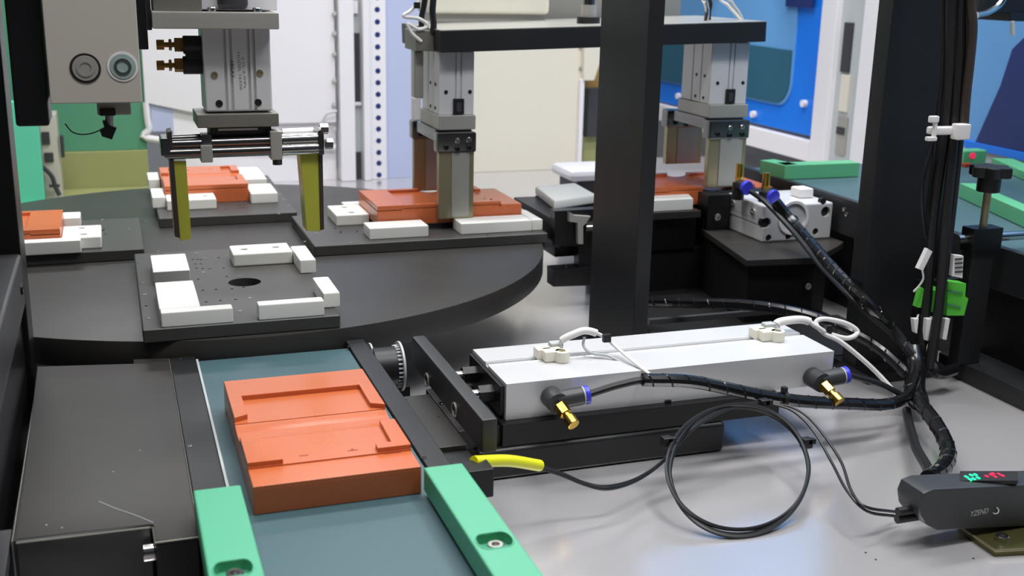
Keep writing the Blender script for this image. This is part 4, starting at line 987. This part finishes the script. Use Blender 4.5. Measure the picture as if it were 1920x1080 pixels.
def gripper(lb, fx0, fx1, y0, zbot, ztop, zplate, marks):
    """fx0/fx1: x extent of the front finger; fingers at y0 and y0+15"""
    g = thing('parallel_gripper', lb, 'gripper', ((fx0+fx1)/2, y0+7, zbot), 'metal grippers under the black beam')
    for s, yy in (('front', y0), ('rear', y0+15.25)):
        bm = NB(); bm_box(bm, fx0, fx1, yy, yy+1.3, zbot if s == 'front' else zbot+1.6, ztop-3.2, .1); f = obj('finger_plate', bm, 'steel', g)
        bm = NB(); bm_box(bm, fx0+2.0, fx1-.8, yy-.16, yy+.02, (zbot if s == 'front' else zbot+1.6)+.3, ztop-3.4, .05)
        fs = obj('finger_face', bm, 'alu_dark', f); fs.location = (0, 0, 0)
        bm = NB(); bm_box(bm, fx0-.3, fx1+.3, yy-.3, yy+2.2, ztop-3.4, ztop-.3, .3); obj('finger_clamp', bm, 'rod', g)
        for k, (u, v) in enumerate(((.18, .3), (.5, .62), (.5, .2), (.82, .65), (.84, .25))):
            screw('clamp_screw', (fx0+(fx1-fx0)*u, yy-.28, ztop-3.4+3.0*v), (0, -1, 0), .42, .28, 'chrome' if k % 2 else 'rubber', g)
    cyl('cross_rod', (fx0+1.2, y0+.5, ztop-1.4), (fx0+1.2, y0+15, ztop-1.4), .5, 'chrome', g, 16)
    cyl('cross_rod', (fx1-1.0, y0+.5, ztop-1.4), (fx1-1.0, y0+15, ztop-1.4), .5, 'chrome', g, 16)
    box('jaw_carrier', (fx0-.1, fx1+.2, y0+1.8, y0+13, ztop-1.9, ztop-.1), 'rod', g, .2)
    box('jaw_plate', (fx0+.3, fx1+.6, y0+1.2, y0+12.6, ztop-.1, ztop+2.1), 'alu_dark', g, .15)
    bx0, bx1 = fx0+.5, fx1+.5
    bm = NB(); bm_box(bm, bx0, bx1, y0+2, y0+12, ztop+2.1, zplate, .15); b_ = obj('body', bm, 'alu', g)
    bm = NB(); xm = bx0+(bx1-bx0)*.55
    for dx in (-.42, .42): bm_box(bm, xm+dx-.13, xm+dx+.13, y0+1, y0+2.3, ztop, zplate+1)
    for yy in (5.2, 8.2): bm_box(bm, bx0-1, bx0+.25, y0+yy-.14, y0+yy+.14, ztop, zplate+1)
    boolean(b_, bm)
    box('sensor_block', (xm-.85, xm+.85, y0+1.6, y0+2.05, ztop+2.2, ztop+4.6), 'rubber', g, .08)
    box('sensor_face', (xm-.4, xm+.4, y0+1.5, y0+1.62, ztop+2.6, ztop+4.0), 'slate', g, .05)
    for u in (.2, .88): screw('body_screw', (bx0+(bx1-bx0)*u, y0+2, ztop+5.6), (0, -1, 0), .3, .08, 'rubber', g)
    for yy, hh in ((4, 3), (6.8, 3), (4, 6.6), (6.8, 6.6)): screw('side_screw', (bx0, y0+yy, ztop+hh), (-1, 0, 0), .28, .08, 'rubber', g)
    return g
gripper('metal gripper with flat steel fingers closing on the tray of the right fixture', 46.6, 52.2, 166, 5.3, 19.0, pz_(830, 168, -3.2), 0)
gripper('metal gripper with flat steel fingers behind the rotary cylinder', 93.0, 100.0, 166, 8.3, 19.9, pz_(1340, 168, -3.2), 0)
# leads and small fittings on top of the beam
cable('white_lead', [(790, -20, 170), (775, 15, 170), (757, 30, 170), (785, 35, 170), (802, 48, 170), (785, 55, 170), (765, 45, 170), (772, 62, 170), (790, 78, 170)], .28, 'wcable', 'white lead looping down at the left end of the black beam', ties=(.28,))
cable('black_hose', [(797, -20, 172), (795, 10, 172), (791, 30, 172), (790, 50, 172)], .45, 'rubber', 'left black hose rising from the left end of the beam', 'hose')
cable('black_hose', [(813, -20, 170), (811, 20, 170), (813, 45, 170), (812, 60, 170)], .5, 'rubber', 'right black hose rising from the left end of the beam', 'hose')
cable('white_lead', [(1345, -20, 172), (1365, 10, 172), (1378, 25, 172), (1390, 40, 172)], .25, 'wcable', 'white lead reaching the right end of the black beam')
cable('clear_tube', [(1362, -20, 173), (1372, 5, 173), (1384, 22, 173), (1392, 38, 173)], .3, 'strip', 'clear tube reaching the right end of the black beam', 'tube')
cable('silver_hose', [(1318, -20, 172), (1323, 5, 172), (1326, 20, 172), (1324, 40, 172)], .4, 'chrome', 'silver hose standing on the black beam right of the post', 'hose')
cable('dark_hose', [(1326, -20, 174), (1332, 5, 174), (1330, 22, 174), (1329, 40, 174)], .35, 'rubber', 'dark hose beside the silver hose on the beam', 'hose')
t = thing('left_fitting', 'small pale side fitting stack on the left of the first metal gripper', 'fitting', tuple(PY(785, 150, 172)))
x0, x1, za, zb2 = B(776, 797, 92, 185, 172); box('tube', (x0, x1-.3, 171.5, 174, za, zb2), 'alu_dark', t, .3)
x0, x1, za, zb2 = B(775, 788, 183, 225, 172); box('socket', (x0, x1, 171.5, 173.5, za, zb2), 'paint', t, .2)
x0, x1, za, zb2 = B(776, 788, 84, 98, 172); box('clip', (x0, x1, 171, 173, za, zb2), 'rubber', t, .2)
x0, x1, za, zb2 = B(780, 826, 58, 96, 170); box('end_block', (x0, x1-.2, 170, 177, za, zb2), 'alu_olive', t, .1)
# machine part upper right corner
t = thing('overhead_unit', 'dark machine unit hanging in the top right corner', 'machine', tuple(PY(1880, 20, 150)))
x0, x1, za, zb2 = B(1836, 2000, -60, 24, 150); box('housing', (x0, x1, 150, 165, za, 75), 'hole', t, .2)
x0, x1, za, zb2 = B(1893, 2000, 24, 40, 150); box('lower_step', (x0, x1, 150, 160, za, zb2+.3), 'rubber', t, .2)
p = PY(1898, 40, 149); cyl('nozzle', p, PY(1899, 66, 149), .35, 'strip', t, 12)
bm = NB(); bm_tube(bm, [PY(*s, 148) for s in ((1832, 28), (1855, 22), (1875, 8), (1888, -15))], .5, n=8); obj('silver_cable', bm, 'chrome', t)

# strip helper properties
for o in bpy.data.objects:
    if '_at' in o: del o['_at']
